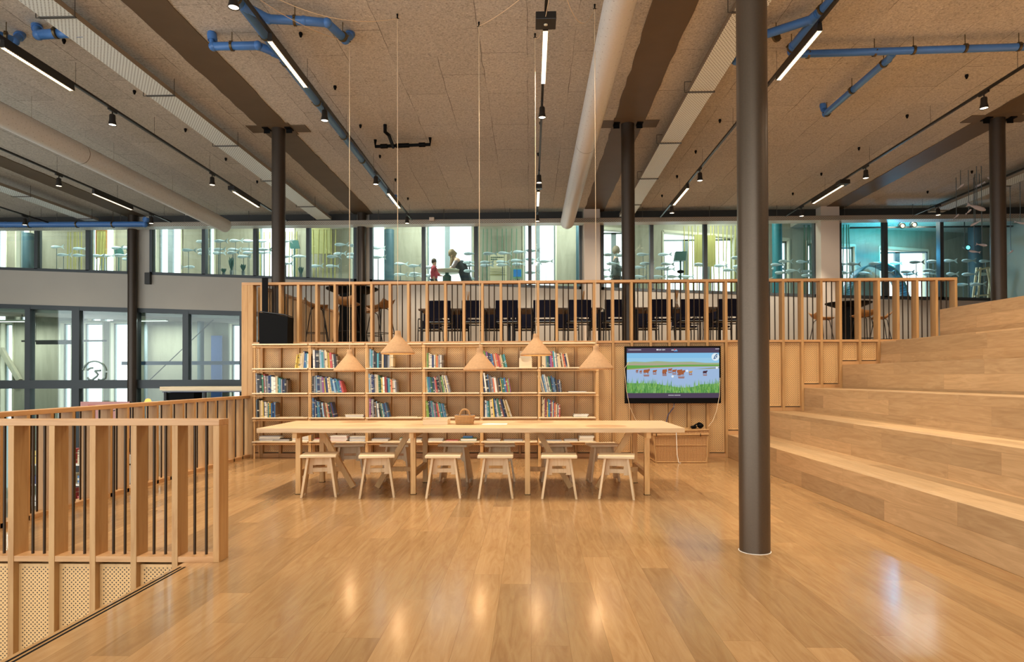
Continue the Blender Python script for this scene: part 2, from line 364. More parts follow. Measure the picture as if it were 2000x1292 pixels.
# right wall, left wall (outside the frame)
b = MB(); b.box(13, 13.2, -5, 20.4, LOW, CZ); struct(b, 'wall_right', 'white', 'white wall on the right side', 'wall')
b = MB(); b.box(-18.2, -18, 9, 18.8, LOW, 6.4); struct(b, 'wall_left', 'white', 'white wall on the far left', 'wall')
b = MB(); b.box(3.2, 13.2, -5.2, -5, LOW, CZ); struct(b, 'wall_light_block', 'white', 'added white wall behind the camera, blocking light on the right half', 'wall')  # unseen wall added to cut the fill light coming from behind
# window wall
def sill(x): return max(3.575-.0405*x, 3.13) if x > 9 else 3.575-.0405*x
def lowtop(x): return 2.74-.036*x
b = MB()
xs = [-18, -10, -4.45]
b.prism([(-18, sill(-18)), (-4.45, sill(-4.45)), (-4.45, lowtop(-4.45)), (-18, lowtop(-18))], 'y', WY, WY+.22)
b.prism([(-4.45, sill(-4.45)), (9, sill(9)), (13, sill(13)), (13, UP-.3), (-4.45, UP-.3)], 'y', WY, WY+.22)
struct(b, 'wall_back', 'white', 'white plastered wall band below the upper windows', 'wall')
BAYS = [(-17.6, -10.42, [-15.75, -14.35, -12.92, -11.55]), (-9.90, -4.47, [-8.473, -7.126, -5.739]), (-4.13, 1.33, [-2.739, -1.379, 0.0]),
        (1.82, 7.26, [3.105, 4.464, 5.83]), (7.80, 12.9, [8.973, 10.356, 11.75])]
b = MB()
for x0, x1 in ((-10.42, -9.90), (-4.47, -4.13), (1.33, 1.82), (7.26, 7.80)):
    b.prism([(x0, sill(x0)), (x1, sill(x1)), (x1, CZ), (x0, CZ)], 'y', WY, WY+.22)
struct(b, 'wall_back.001', 'white', 'narrow white piers between the upper windows', 'wall')
for i, (x0, x1, ms) in enumerate(BAYS):
    w = thing('window_%d' % (i+1), 'dark framed interior window band of the upper level, %s bay from left' % ['first', 'second', 'third', 'fourth', 'fifth'][i], 'window', ((x0+x1)/2, WY, sill((x0+x1)/2)))
    w['kind'] = 'structure'
    s0, s1 = sill(x0), sill(x1); f = MB()
    f.hexa([(x0, WY-.02, s0), (x1, WY-.02, s1), (x1, WY+.14, s1), (x0, WY+.14, s0), (x0, WY-.02, s0+.07), (x1, WY-.02, s1+.07), (x1, WY+.14, s1+.07), (x0, WY+.14, s0+.07)])
    f.box(x0, x0+.07, WY-.02, WY+.14, s0, CZ-.02); f.box(x1-.07, x1, WY-.02, WY+.14, s1, CZ-.02); MB().box(x0, x1, WY-.04, WY+.14, CZ-.17, CZ).build('window_head', 'framed', w)
    f.build('window_frame', 'frame', w)
    for m in ms: MB().box(m-.045, m+.045, WY-.02, WY+.14, sill(m)+.05, CZ-.15).build('mullion', 'frame', w)
    ed = [x0+.03]+ms+[x1-.03]
    for a, c in zip(ed, ed[1:]):
        MB().prism([(a+.03, sill(a)+.05), (c-.03, sill(c)+.05), (c-.03, CZ-.16), (a+.03, CZ-.16)], 'y', WY+.05, WY+.062).build('pane', 'glass', w)
# lower windows, left
w = thing('window_6', 'anthracite framed glass front of the lower level', 'window', (-11, WY, LOW)); w['kind'] = 'structure'
f = MB()
f.hexa([(-18, WY-.02, lowtop(-18)-.11), (-4.6, WY-.02, lowtop(-4.6)-.11), (-4.6, WY+.16, lowtop(-4.6)-.11), (-18, WY+.16, lowtop(-18)-.11),
        (-18, WY-.02, lowtop(-18)), (-4.6, WY-.02, lowtop(-4.6)), (-4.6, WY+.16, lowtop(-4.6)), (-18, WY+.16, lowtop(-18))])
f.build('window_frame', 'frame', w)
LM = [(-17.2, .12), (-15.9, .12), (-14.5, .12), (-13.13, .14), (-11.85, .2), (-10.27, .12), (-8.94, .15), (-7.45, .14), (-6.1, .12), (-4.7, .12)]
for m, wd in LM: MB().box(m-wd/2, m+wd/2, WY-.03, WY+.15, LOW, lowtop(m)-.05).build('mullion', 'frame', w)
MB().box(-18, -4.6, WY-.05, WY+.12, 1.02, 1.24).build('transom', 'frame', w)
for (a, _), (c, _) in zip(LM, LM[1:]):
    MB().prism([(a+.05, 1.24), (c-.05, 1.24), (c-.05, lowtop(c)-.1), (a+.05, lowtop(a)-.1)], 'y', WY+.04, WY+.052).build('pane', 'glass', w)
    MB().box(a+.05, c-.05, WY+.04, WY+.052, LOW+.1, 1.02).build('pane', 'glass', w)
# exhibition room : sloping floor, far wall with openings
b = MB(); b.prism([(-18, sill(-18)-.33), (-4.4, sill(-4.4)-.33), (9, sill(9)-.33), (13, sill(13)-.33), (13, 2.4), (-4.4, 2.72), (-18, 3.2)], 'y', WY+.23, 18.55)
b.prism([(8.5, 18.5), (12.95, 18.5), (12.95, 20.3), (12, 20.1)], 'z', 2.6, 2.8)
struct(b, 'floor.003', 'white', 'floor of the exhibition corridor behind the glass', 'floor')
def farY(px): return 18.5 if px < 1640 else 18.5+(px-1640)*.0036
UPW = [(-40, 14, 420, 420), (32, 58, 420, 420), (172, 224, 418, 418), (305, 355, 418, 418), (402, 420, 418, 418), (503, 575, 418, 418), (686, 752, 418, 418), (832, 924, 424, 424),
       (1022, 1086, 424, 428), (1172, 1236, 444, 448), (1295, 1434, 450, 461), (1521, 1541, 465, 466), (1576, 1590, 470, 471),
       (1634, 1670, 477, 478), (1717, 1812, 481, 488), (1910, 1944, 498, 500)]
LOWW = [(-60, -14, 626, 627), (2, 26, 627, 627), (118, 140, 623, 623), (160, 202, 624, 624), (216, 254, 626, 626), (448, 474, 629, 629)]
def farwall(ops, z0, z1, y_px, side, lab):
    b = MB(); cur = -140; th = .25
    def seg(pa, pb, za0, za1, zb0, zb1, mb):
        A = atY(pa, y_px, farY(pa)); B = atY(pb, y_px, farY(pb))
        mb.hexa([(A.x, A.y, za0), (B.x, B.y, zb0), (B.x, B.y+th, zb0), (A.x, A.y+th, za0), (A.x, A.y, za1), (B.x, B.y, zb1), (B.x, B.y+th, zb1), (A.x, A.y+th, za1)])
    for p0, p1, t0, t1 in ops:
        seg(cur, p0, z0, z1, z0, z1, b)
        za, zb = atY(p0, t0, farY(p0)).z, atY(p1, t1, farY(p1)).z
        if za < z1-.05: seg(p0, p1, za, z1, zb, z1, b)
        cur = p1
    seg(cur, 2120, z0, z1, z0, z1, b)
    struct(b, side, 'ply', lab, 'wall')
    fr = MB(); rv = MB()
    for p0, p1, t0, t1 in ops:
        A = atY(p0, y_px, farY(p0)); B = atY(p1, y_px, farY(p1)); za = min(atY(p0, t0, farY(p0)).z, z1); zb = min(atY(p1, t1, farY(p1)).z, z1)
        rv.box(A.x-.02, A.x+.02, A.y-.03, A.y+.24, z0, za); rv.box(B.x-.02, B.x+.02, B.y-.03, B.y+.24, z0, zb)
        rv.hexa([(A.x, A.y-.03, za-.05), (B.x, B.y-.03, zb-.05), (B.x, B.y+.24, zb-.05), (A.x, A.y+.24, za-.05), (A.x, A.y-.03, za+.02), (B.x, B.y-.03, zb+.02), (B.x, B.y+.24, zb+.02), (A.x, A.y+.24, za+.02)])
        yy = (A.y+B.y)/2+.14
        fr.box(A.x+.02, A.x+.06, yy, yy+.07, z0, za-.05); fr.box(B.x-.06, B.x-.02, yy, yy+.07, z0, zb-.05)
        fr.box(A.x+.02, B.x-.02, yy, yy+.07, min(za, zb)-.09, min(za, zb)-.05)
        if B.x-A.x > .7:
            k = 1 if B.x-A.x < 1.7 else 2
            for i in range(k):
                xm = A.x+(B.x-A.x)*((i+1)/(k+1)-.06*(k == 1)); fr.box(xm-.07, xm+.07, yy, yy+.09, z0, min(za, zb)-.05)
    struct(rv, 'trim_2' if z0 > 2 else 'trim_3', 'reveal', 'pale wooden reveals around the outer windows, %s level' % ('upper' if z0 > 2 else 'lower'), 'trim')
    struct(fr, 'trim_4' if z0 > 2 else 'trim_5', 'reveal' if z0 > 20 else M['outer'], 'grey frames of the outer windows, %s level' % ('upper' if z0 > 2 else 'lower'), 'trim')
M['outer'] = simple('outer_window_frame', '8f9a9c', .5)
farwall(UPW, 2.95, 6.4, 500, 'wall_back.002', 'pale plywood outer wall behind the glass with tall windows')
farwall(LOWW, LOW, 2.95, 690, 'wall_back.003', 'pale outer wall of the lower level with tall windows')

# ------------------------------------------------------------------ beams
BX = [(-10.25, 'farthest left'), (-4.28, 'left of the pendant cords'), (1.64, 'right of the central white duct'), (7.62, 'rightmost one')]
for i, (x, w_) in enumerate(BX):
    b = MB(); n = 90; y0, y1 = -5, WY; rnd = random.Random(i)
    L = []; R_ = []
    for k in range(n+1):
        y = y0+(y1-y0)*k/n; L.append((x-.25+rnd.uniform(-.012, .012), y)); R_.append((x+.25+rnd.uniform(-.012, .012), y))
    vs = [(a[0], a[1], CZ-.012) for a in L]+[(a[0], a[1], CZ-.012) for a in R_]+[(a[0], a[1], CZ+.02) for a in L]+[(a[0], a[1], CZ+.02) for a in R_]
    m_ = n+1; fs = []
    for k in range(n): fs += [(k, k+1, m_+k+1, m_+k), (k, k+1, 2*m_+k+1, 2*m_+k), (m_+k, m_+k+1, 3*m_+k+1, 3*m_+k), (2*m_+k, 2*m_+k+1, 3*m_+k+1, 3*m_+k)]
    fs += [(0, m_, 3*m_, 2*m_), (n, m_+n, 3*m_+n, 2*m_+n)]
    b.add(vs, fs)
    tag(b.build('ceiling_beam', 'beam'), 'brown painted ceiling beam running to the windows, '+w_, 'beam', kind=None)
# ------------------------------------------------------------------ columns
def column(x, y, z0, z1, label, plate=True, mat=None, r=.11):
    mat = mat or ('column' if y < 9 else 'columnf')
    t = thing('column', label, 'column', (x, y, z0))
    MB().lathe([(r, z0), (r, z1-.012)], 48, (x, y, 0)).build('shaft', mat, t)
    if plate:
        b = MB(); b.box(x-.5, x+.5, y-.15, y+.15, z1-.013, z1+.02); b.box(x-.25, x+.25, y-.25, y+.25, z1-.015, z1+.02)
        b.build('head_plate', 'beam', t)
        for sx in (-1, 1):
            q = MB(); q.box(x+sx*.19-.05, x+sx*.19+.05, y-.03, y-.02, z1-.09, z1-.015); q.box(x+sx*.19-.05, x+sx*.19+.05, y-.12, y+.05, z1-.03, z1-.018); q.build('fixing_bracket', 'black', t)
    return t
c1 = column(1.659, 4.84, 0, CZ, 'tall dark grey round column standing on the oak floor in front of the steps', False)
MB().lathe([(.1101, .0), (.1155, .0), (.1155, .003), (.1101, .003)], 48, (1.659, 4.84, 0), cap=False).build('floor_ring', 'paper', c1)
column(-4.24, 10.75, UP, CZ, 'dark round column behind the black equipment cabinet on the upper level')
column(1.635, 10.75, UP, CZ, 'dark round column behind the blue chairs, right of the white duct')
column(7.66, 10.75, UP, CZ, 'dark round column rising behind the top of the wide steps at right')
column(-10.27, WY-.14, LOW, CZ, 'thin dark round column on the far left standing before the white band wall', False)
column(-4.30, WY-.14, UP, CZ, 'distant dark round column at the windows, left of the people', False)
for x0, x1, lab in ((1.36, 1.76, 'square plastered pillar at the window wall beside the end of the white duct'), (7.22, 7.68, 'square plastered pillar at the window wall above the right bar table')):
    b = MB(); b.box(x0, x1, WY-.32, WY-.005, UP, CZ); tag(b.build('square_pillar', 'pillar', None, bevel=.005), lab, 'pillar')

# ------------------------------------------------------------------ slatted wall with balustrade (back)
X0 = -4.0908; PW = .04; PD = .14
sw = thing('slatted_balustrade', 'long slatted fir wall and balustrade with perforated panels, behind bookshelf and television', 'balustrade', (0, D, 0))
proto = {}
def post_at(x, z0, z1, y=D):
    k = (round(z0, 2), round(z1, 2))
    if k not in proto:
        b = MB(); b.box(0, PW, 0, PD, z0, z1); o = b.build('post', 'fir', None, bevel=.002); o.parent = sw; o.location = (x, y-D, 0); proto[k] = o; return
    o = part_copy(proto[k], (x, y-D, 0))
MB().box(-4.70, -4.60, D, D+PD, 0, 2.80).build('corner_post', 'fir', sw, bevel=.002)
MB().box(-4.598, -4.51, D, D+PD, 0, 2.80).build('corner_post', 'fir', sw, bevel=.002)
MB().box(-4.70, X0+36*.3+PW, D-.001, D+PD, 2.80, 2.842).build('top_rail', 'firx', sw, bevel=.002)
MB().box(-4.51, X0+36*.3, D+.004, D+PD, 1.832, 1.868).build('middle_rail', 'firx', sw)
bal0 = None
for k in range(-1, 37):
    x = X0+.3*k; post_at(x, stepz(x+.02), 2.80)
    if k < 36:
        for dx in (.127, .212):
            if bal0 is None:
                bal0 = MB().tube([(0, 0, 1.868), (0, 0, 2.80)], .0095, 10, False).build('baluster', 'bar'); bal0.parent = sw; bal0.location = (x+dx, .07, 0)
            else: part_copy(bal0, (x+dx, .07, 0))
pp = {}
def panel(parent, x0, x1, z0, z1, y, key, store, base):
    k = (round(x1-x0, 2), round(z1-z0, 2))
    w_, h_ = x1-x0, z1-z0; e = .024
    if k not in store:
        b = MB(); b.cur = 0
        b.box(0, w_, 0, .018, 0, h_)
        b.cur = 1; b.add([(e, -.0008, e), (w_-e, -.0008, e), (w_-e, -.0008, h_-e), (e, -.0008, h_-e)], [(0, 1, 2, 3)])
        o = b.build('perforated_panel', ['birch', 'perf']); o.parent = parent; o.location = (x0-base[0], y-base[1], z0-base[2]); store[k] = o
    else:
        part_copy(store[k], (x0-base[0], y-base[1], z0-base[2]))
edges = [-4.51-.04]+[X0+.3*k for k in range(-1, 33)]
for a, c in zip(edges, edges[1:]):
    xa = a+PW; z0 = stepz((xa+c)/2)
    if c-xa > .06: panel(sw, xa+.004, c-.004, z0+.075, 1.825, D+.055, 'w', pp, (0, D, 0))
kb = MB(); last = -4.51
for i in range(6):
    xe = STEP[i][0] if i < 5 else None
    z = 0 if i == 0 else STEP[i-1][1]
    if i < 5: MB().box(last, xe, D+.006, D+.12, z, z+.06).build('kick_board', 'firx', sw); last = xe
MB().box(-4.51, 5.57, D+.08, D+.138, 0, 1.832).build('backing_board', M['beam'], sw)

# ------------------------------------------------------------------ long left balustrade
def sidebal(label, xf, ys, zb, zt, y0, y1, zlow=None, sgn=-1, sp=.291):
    t = thing('balustrade', label, 'balustrade', (xf, y0, zb))
    lo = zb if zlow is None else zlow
    xa, xb = (xf-PD, xf) if sgn < 0 else (xf, xf+PD)
    MB().box(xa, xb, y0, y1, zt-.042, zt).build('top_rail', 'firy', t, bevel=.002)
    MB().box(xa, xb, y0, y1, zb, zb+.045).build('bottom_rail', 'firy', t)
    p0 = q0 = None
    for y in ys:
        if p0 is None: p0 = MB().box(xa, xb, y, y+PW, lo, zt-.042).build('post', 'fir', t, bevel=.002); yy = y
        else: part_copy(p0, (0, y-yy, 0))
        for dy in (.13, .212):
            if y+dy > y1-.03 or y+dy < y0: continue
            if q0 is None: q0 = MB().tube([((xa+xb)/2, y+dy, zb+.045), ((xa+xb)/2, y+dy, zt-.042)], .0095, 10, False).build('baluster', 'bar', t); qq = y+dy
            else: part_copy(q0, (0, y+dy-qq, 0))
    return t
sidebal('long slatted fir balustrade running from the bookshelf toward the camera on the left', -4.555, [D-.291*i for i in range(1, 20)], 0, 1.0, 4.62, D)
MB_ = sidebal('slatted fir balustrade on the upper level behind the high bar table, left end', -4.40, [10.62+.3*i for i in range(19)], UP, 2.80, 10.62, 16.3)
# ------------------------------------------------------------------ front balustrade (left foreground)
fb = thing('balustrade', 'foreground fir balustrade with dark metal balusters, bottom left of the photo', 'balustrade', (-3, 4.47, 0))
FX = [-2.227-.2945*i for i in range(0, 9)]
MB().box(FX[-1]-.1, -2.184, 4.469, 4.612, .958, 1.0).build('top_rail', 'firx', fb, bevel=.002)
MB().box(FX[-1]-.1, -2.227, 4.474, 4.61, -.002, .038).build('bottom_rail', 'firx', fb, bevel=.002)
MB().box(-2.227, -2.184, 4.47, 4.61, 0, .958).build('end_post', 'fir', fb, bevel=.002)
p0 = q0 = None
for i, x in enumerate(FX[1:]):
    if p0 is None: p0 = MB().box(x, x+.042, 4.47, 4.61, LOW, .958).build('post', 'fir', fb, bevel=.002); xx = x
    else: part_copy(p0, (x-xx, 0, 0))
for i, x in enumerate(FX[1:]):
    for dx in (.128, .212):
        if q0 is None: q0 = MB().tube([(x+dx, 4.54, .038), (x+dx, 4.54, .958)], .0095, 12, False).build('baluster', 'bar', fb); qx = x+dx
        else: part_copy(q0, (x+dx-qx, 0, 0))
M['perf2'] = perforated('perforated_birch_near', 'd6aa70', '2a190a', .030, .5)
ps = None
for x in FX[2:]:
    if ps is None:
        w_, h_, e = .25, 1.9, .022; q = MB(); q.box(0, w_, 0, .018, 0, h_); q.cur = 1
        q.add([(e, -.0008, e), (w_-e, -.0008, e), (w_-e, -.0008, h_-e), (e, -.0008, h_-e)], [(0, 1, 2, 3)])
        ps = q.build('perforated_panel', ['birch', 'perf2']); ps.parent = fb; ps.location = (x+.042+3, .05, -.03-h_)
    else: part_copy(ps, (x+.042+3, .05, -1.93))
q = MB(); q.box(0, .25, 0, .018, 0, 1.9); part_copy(ps, (FX[1]+.042+3, .05, -1.93))
b = MB(); b.box(-2.42, -2.30, -5, 4.60, LOW, -.285); struct(b, 'wall_left.001', 'white', 'side wall of the stairwell under the platform edge', 'wall')
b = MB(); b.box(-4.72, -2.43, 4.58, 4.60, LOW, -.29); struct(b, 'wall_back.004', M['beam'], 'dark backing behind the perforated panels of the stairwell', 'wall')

# ------------------------------------------------------------------ wide steps
st = thing('wide_steps', 'wide oak seating steps climbing along the right side of the hall', 'steps', (STEP[0][0], D, 0))
for i, (x, z) in enumerate(STEP):
    x1 = STEP[i+1][0] if i < 5 else 12.99
    MB().box(x, x1+(.02 if i < 5 else 0), -4.99, D-.001, (STEP[i-1][1]-.05 if i else 0), z).build('step', 'steps', st, bevel=.0025)
# ================================================================== BOOKSHELF
SX0, SP, SF, SD = -4.395, .905, 10.06, .25        # left end, bay pitch, front plane, depth
SZ = [.285, .662, 1.050, 1.440, 1.825]            # shelf tops
bs = thing('bookshelf', 'long open pine bookshelf with six bays against the perforated wall', 'bookshelf', (SX0, SF, 0))
sh0 = None
for i in range(6):
    for z in SZ:
        if sh0 is None: sh0 = MB().box(SX0, SX0+.885, SF, SF+SD, z-.02, z).build('shelf', 'beech', bs, bevel=.003)
        else: part_copy(sh0, (i*SP, 0, z-SZ[0]))
r0 = c0 = None
for i in range(7):
    for y in (SF+.02, SF+SD-.045):
        x = SX0+i*SP-.01 if i else SX0+.02
        for dx in ((0, .036) if i not in (0,) else (0,)):
            if r0 is None: r0 = MB().box(x, x+.018, y, y+.02, 0, 1.80).build('upright', 'pole', bs, bevel=.002); rx, ry = x, y
            else: part_copy(r0, (x+dx*.6-rx, y-ry, 0))
for z in SZ:
    for y in (SF+.025, SF+SD-.04):
        MB().box(SX0+.01, SX0+6*SP-.01, y, y+.018, z-.058, z-.038).build('cross_bar', 'polex', bs)
j0 = None
for i in range(7):
    for z in SZ:
        x = SX0+i*SP-.01 if i else SX0+.015
        if j0 is None: j0 = MB().box(x-.006, x+.042, SF+.012, SF+SD-.03, z-.062, z-.034).build('joint_block', 'pole', bs, bevel=.003); jx, jz = x, z
        else: part_copy(j0, (x-jx, 0, z-jz))
# ------------------------------------------------------------------ books
PAL = {'w': ('white', 'e4ddcc'), 'y': ('yellow', 'd9b83a'), 'g': ('green', '2f6b4a'), 'b': ('blue', '2f6796'), 'n': ('navy blue', '22305c'),
       't': ('turquoise', '3a8f98'), 'r': ('red', 'b3342c'), 'o': ('orange', 'd9662c'), 'k': ('black', '262422'), 'p': ('purple', '8e4a80'),
       's': ('grey', '8e8d90'), 'c': ('cream', 'd9c193'), 'l': ('light blue', '86a9bd'), 'd': ('brown', '6d5236'), 'v': ('lime green', '86a83a')}
def bookmat(name, c):
    m, n, l, bb = newmat(name)
    tc = n.new('ShaderNodeTexCoord'); oi = n.new('ShaderNodeObjectInfo'); sx = n.new('ShaderNodeSeparateXYZ'); l.new(tc.outputs['Object'], sx.inputs[0])
    a = n.new('ShaderNodeMath'); a.operation = 'MULTIPLY_ADD'; a.inputs[1].default_value = 26; l.new(sx.outputs['Z'], a.inputs[0])
    k = n.new('ShaderNodeMath'); k.operation = 'MULTIPLY'; k.inputs[1].default_value = 40; l.new(oi.outputs['Random'], k.inputs[0]); l.new(k.outputs[0], a.inputs[2])
    cx = n.new('ShaderNodeCombineXYZ'); l.new(a.outputs[0], cx.inputs[0]); l.new(k.outputs[0], cx.inputs[1])
    t = n.new('ShaderNodeTexNoise'); t.inputs['Scale'].default_value = .8; t.inputs['Detail'].default_value = 1; l.new(cx.outputs[0], t.inputs['Vector'])
    r = n.new('ShaderNodeValToRGB'); r.color_ramp.interpolation = 'CONSTANT'; e = r.color_ramp.elements
    e[0].position = 0; e[0].color = lin(c); e[1].position = .62; dark = sum(lin(c)[:3]) > 1.2
    e[1].color = lin('5a4632') if dark else lin('cfc6ae')
    q = e.new(.3); q.color = lin(c); q = e.new(.67); q.color = lin(c); q = e.new(.0); q.color = tuple(v*.6 for v in lin(c)[:3])+(1,)
    l.new(t.outputs['Fac'], r.inputs['Fac']); hs = n.new('ShaderNodeHueSaturation'); hs.inputs['Saturation'].default_value = .92
    mr = n.new('ShaderNodeMapRange'); mr.inputs['To Min'].default_value = .8; mr.inputs['To Max'].default_value = 1.2
    l.new(oi.outputs['Random'], mr.inputs['Value']); l.new(mr.outputs['Result'], hs.inputs['Value']); l.new(r.outputs['Color'], hs.inputs['Color'])
    l.new(hs.outputs['Color'], bb.inputs['Base Color']); bb.inputs['Roughness'].default_value = .4; return m
for k_, (nm, c) in PAL.items(): M['bk_'+k_] = bookmat('book_cover_'+nm.replace(' ', '_'), c)
ROWS = [(4, 1, 576, 606, 'yyycccnbtwcn', (7, 1), (28, 34, 26)), (4, 2, 611, 661, 'wnkwltsccyrwkd', (-1, -6), (36, 36, 25)),
        (4, 3, 719, 768, 'ltskktkcnkscc', (0, 0), (37, 30, 25)), (4, 4, 831, 866, 'vgcwnwyocswd', (0, 0), (30, 25, 25)),
        (4, 5, 943, 991, 'wvgpknbocoroccgt', (-9, -12), (34, 28, 26)), (4, 6, 1055, 1113, 'ccclgnprtwsccdconc', (0, -11), (28, 31, 27)),
        (3, 1, 501, 562, 'skkgrssnbwwcgtsnkd', (-3, 0), (40, 34, 27)), (3, 2, 609, 672, 'kslnspyncctblbtbpr', (0, -14), (36, 31, 25)),
        (3, 3, 719, 775, 'lwnnwcggywrntcocws', (-2, -3), (38, 32, 25)), (3, 4, 831, 880, 'ctbggnwrrkkdgvwkcs', (-4, -13), (30, 33, 36)),
        (3, 5, 943, 998, 'nwkbdssowdkytgbrvp', (-7, -8), (39, 30, 27)), (3, 6, 1056, 1098, 'cscblwswgkblbkdnsk', (-15, -6), (36, 33, 24)),
        (2, 1, 500, 539, 'lkcccynwwctybnbd', (-2, 0), (37, 30, 30)), (2, 2, 610, 655, 'bnwnbtbdklrdcokgrn', (0, -14), (38, 31, 29)),
        (2, 3, 720, 760, 'pwcskdlwkkgwtnsb', (0, -13), (39, 29, 30)), (2, 4, 831, 875, 'vvknltspgrcgtnlbtd', (-4, -14), (33, 30, 26)),
        (2, 5, 943, 1000, 'nwltgccynbwsgtdonkcycw', (0, -18), (34, 36, 35)), (2, 6, 1056, 1094, 'cccrnoytbrcboocswr', (0, 0), (38, 34, 24))]
BAYN = ['', 'first', 'second', 'third', 'fourth', 'fifth', 'sixth']
SHN = {4: 'top shelf', 3: 'second shelf', 2: 'third shelf', 1: 'lowest shelf'}
SIZE = lambda h: 'tall' if h > .295 else ('short' if h < .235 else 'mid-height')
for si, bay, p0_, p1_, cols, (l0, l1), (h0, h1, h2) in ROWS:
    zt = SZ[si-1]; yb = SF+.035
    xa, xb = atY(p0_, 760, yb).x, atY(p1_, 760, yb).x; xa = max(xa, SX0+(bay-1)*SP+.05); n = len(cols)
    ws = [random.uniform(.6, 1.5) for _ in cols]; tot = sum(ws); x = xa; prev = None
    for i, ch in enumerate(cols):
        u = i/(n-1); w_ = ws[i]/tot*(xb-xa); lean = l0+(l1-l0)*u
        hp = h0+(h1-h0)*u*2 if u < .5 else h1+(h2-h1)*(u-.5)*2
        h = hp/125*random.uniform(.9, 1.03)*1.0; h = min(h, .345)
        if abs(lean) > 1: h = min(h, .335)
        dpt = random.uniform(.14, .19); a = rad(lean); t = w_*cos(a)*.96
        b = MB(); b.box(0, t*.16, 0, dpt, 0, h); b.box(t*.84, t, 0, dpt, 0, h)
        b.prism([(0, .004), (t*.3, 0), (t*.7, 0), (t, .004), (t, .009), (0, .009)], 'z', 0, h)
        b.cur = 1; b.box(t*.16, t*.84, .009, dpt-.004, .004, h-.004)
        o = b.build('book', ['bk_'+ch, 'paper'])
        o.location = (x+(0 if a >= 0 else 0), yb+random.uniform(-.01, .02), zt+(t*sin(-a) if a < 0 else 0)+.0008)
        if a < 0: o.location.z = zt+.0008+t*sin(-a)*0; 
        o.rotation_euler = (0, a, 0)
        # keep the lowest corner on the shelf
        o.location.z = zt+.0006+max(0, t*sin(a))
        tag(o, '%s %s book, %s from the left on the %s, %s bay' % (SIZE(h), PAL[ch][0], ORD[i+1], SHN[si], BAYN[bay]), 'book', 'books standing in the bookshelf')
        x += w_
# flat stacks : (shelf, bay, px0, px1, colours bottom-up, thickness)
STK = [(1, 1, 506, 548, 'csskwcs', .011), (1, 1, 533, 566, 'kk', .018), (1, 1, 571, 606, 'ccccc', .025), (1, 2, 612, 640, 'wcr', .014), (1, 2, 645, 679, 'rwrw', .021), (1, 2, 682, 714, 'bcbk', .02),
       (1, 3, 726, 760, 'scs', .013), (1, 3, 780, 806, 'swg', .016), (1, 3, 808, 824, 'cck', .014), (1, 4, 836, 866, 'wss', .012), (1, 4, 871, 896, 'r', .012), (1, 4, 899, 932, 'g', .048), (1, 5, 950, 978, 'csd', .012), (1, 5, 984, 1022, 'ss', .01),
       (1, 6, 1060, 1098, 's', .012), (1, 6, 1102, 1129, 'ss', .012), (1, 6, 1131, 1161, 'wccw', .018), (2, 2, 674, 711, 'csc', .014), (2, 1, 560, 592, 'c', .006), (2, 3, 772, 818, 'c', .008),
       (2, 4, 888, 928, 'cs', .016), (2, 6, 1120, 1150, 'gww', .014), (3, 6, 1109, 1146, 's', .012)]
for q, (si, bay, p0_, p1_, cols, th) in enumerate(STK):
    yb = SF+.03; xa, xb = atY(p0_, 800, yb).x, atY(p1_, 800, yb).x; z = SZ[si-1]+.0006
    if bay > 1 or si > 1: xa = max(xa, SX0+(bay-1)*SP+.03)
    for i, ch in enumerate(cols):
        j = random.uniform(-.008, .008); w_ = (xb-xa)*random.uniform(.93, 1.0); dp = random.uniform(.17, .2); t = th*random.uniform(.85, 1.1)
        b = MB(); b.box(0, w_, 0, dp, 0, t*.12); b.box(0, w_, 0, dp, t*.88, t); b.box(0, .004, 0, dp, 0, t); b.cur = 1; b.box(.004, w_-.004, .003, dp-.003, t*.12, t*.88)
        o = b.build('book', ['bk_'+ch, 'paper']); o.location = (xa+j, yb+abs(j), z); o.rotation_euler = (0, 0, j*3); z += t+.0006
        pos = 'single one' if len(cols) == 1 else ('bottom of its stack' if i == 0 else ('top of its stack' if i == len(cols)-1 else '%s up in its stack' % ORD[i+1]))
        s_in = [k for k, s_ in enumerate(STK) if s_[0] == si and s_[1] == bay]
        wh = '' if len(s_in) == 1 else [' at the left', ' at the middle', ' at the right'][s_in.index(q) if len(s_in) == 3 else s_in.index(q)*2]
        tag(o, '%s book lying flat, %s%s, %s, %s bay' % (PAL[ch][0], pos, wh, SHN[si], BAYN[bay]), 'book', 'books lying flat in the bookshelf')
t_ = atY(904, 851, SF+.03)
b = MB(); b.box(t_.x, t_.x+.15, SF+.04, SF+.15, SZ[0]+.0515, SZ[0]+.076); o = b.build('book', 'bk_b', bevel=.002)
tag(o, 'small blue book lying on the thick green book, lowest shelf, fourth bay', 'book', 'books lying flat in the bookshelf')
# wooden document holder
a, c = atY(1014, 716, SF+.05).x, atY(1039, 716, SF+.05).x
dh = thing('document_holder', 'pale wooden document holder with a scooped front on the top shelf of the fifth bay', 'holder', ((a+c)/2, SF+.05, SZ[3]))
z = SZ[3]+.0005
MB().prism([(a, z), (c, z), (c, z+.145), (c-.035, z+.145), (c-.04, z+.11), (c-.06, z+.085), (a+.06, z+.085), (a+.04, z+.11), (a+.035, z+.145), (a, z+.145)], 'y', SF+.05, SF+.06).build('front', 'beech', dh)
MB().box(a+.008, c-.008, SF+.13, SF+.14, z, z+.26).build('back', 'beech', dh)
for x in (a, c-.008): MB().box(x, x+.008, SF+.06, SF+.14, z, z+.15).build('side_panel', 'beech', dh)

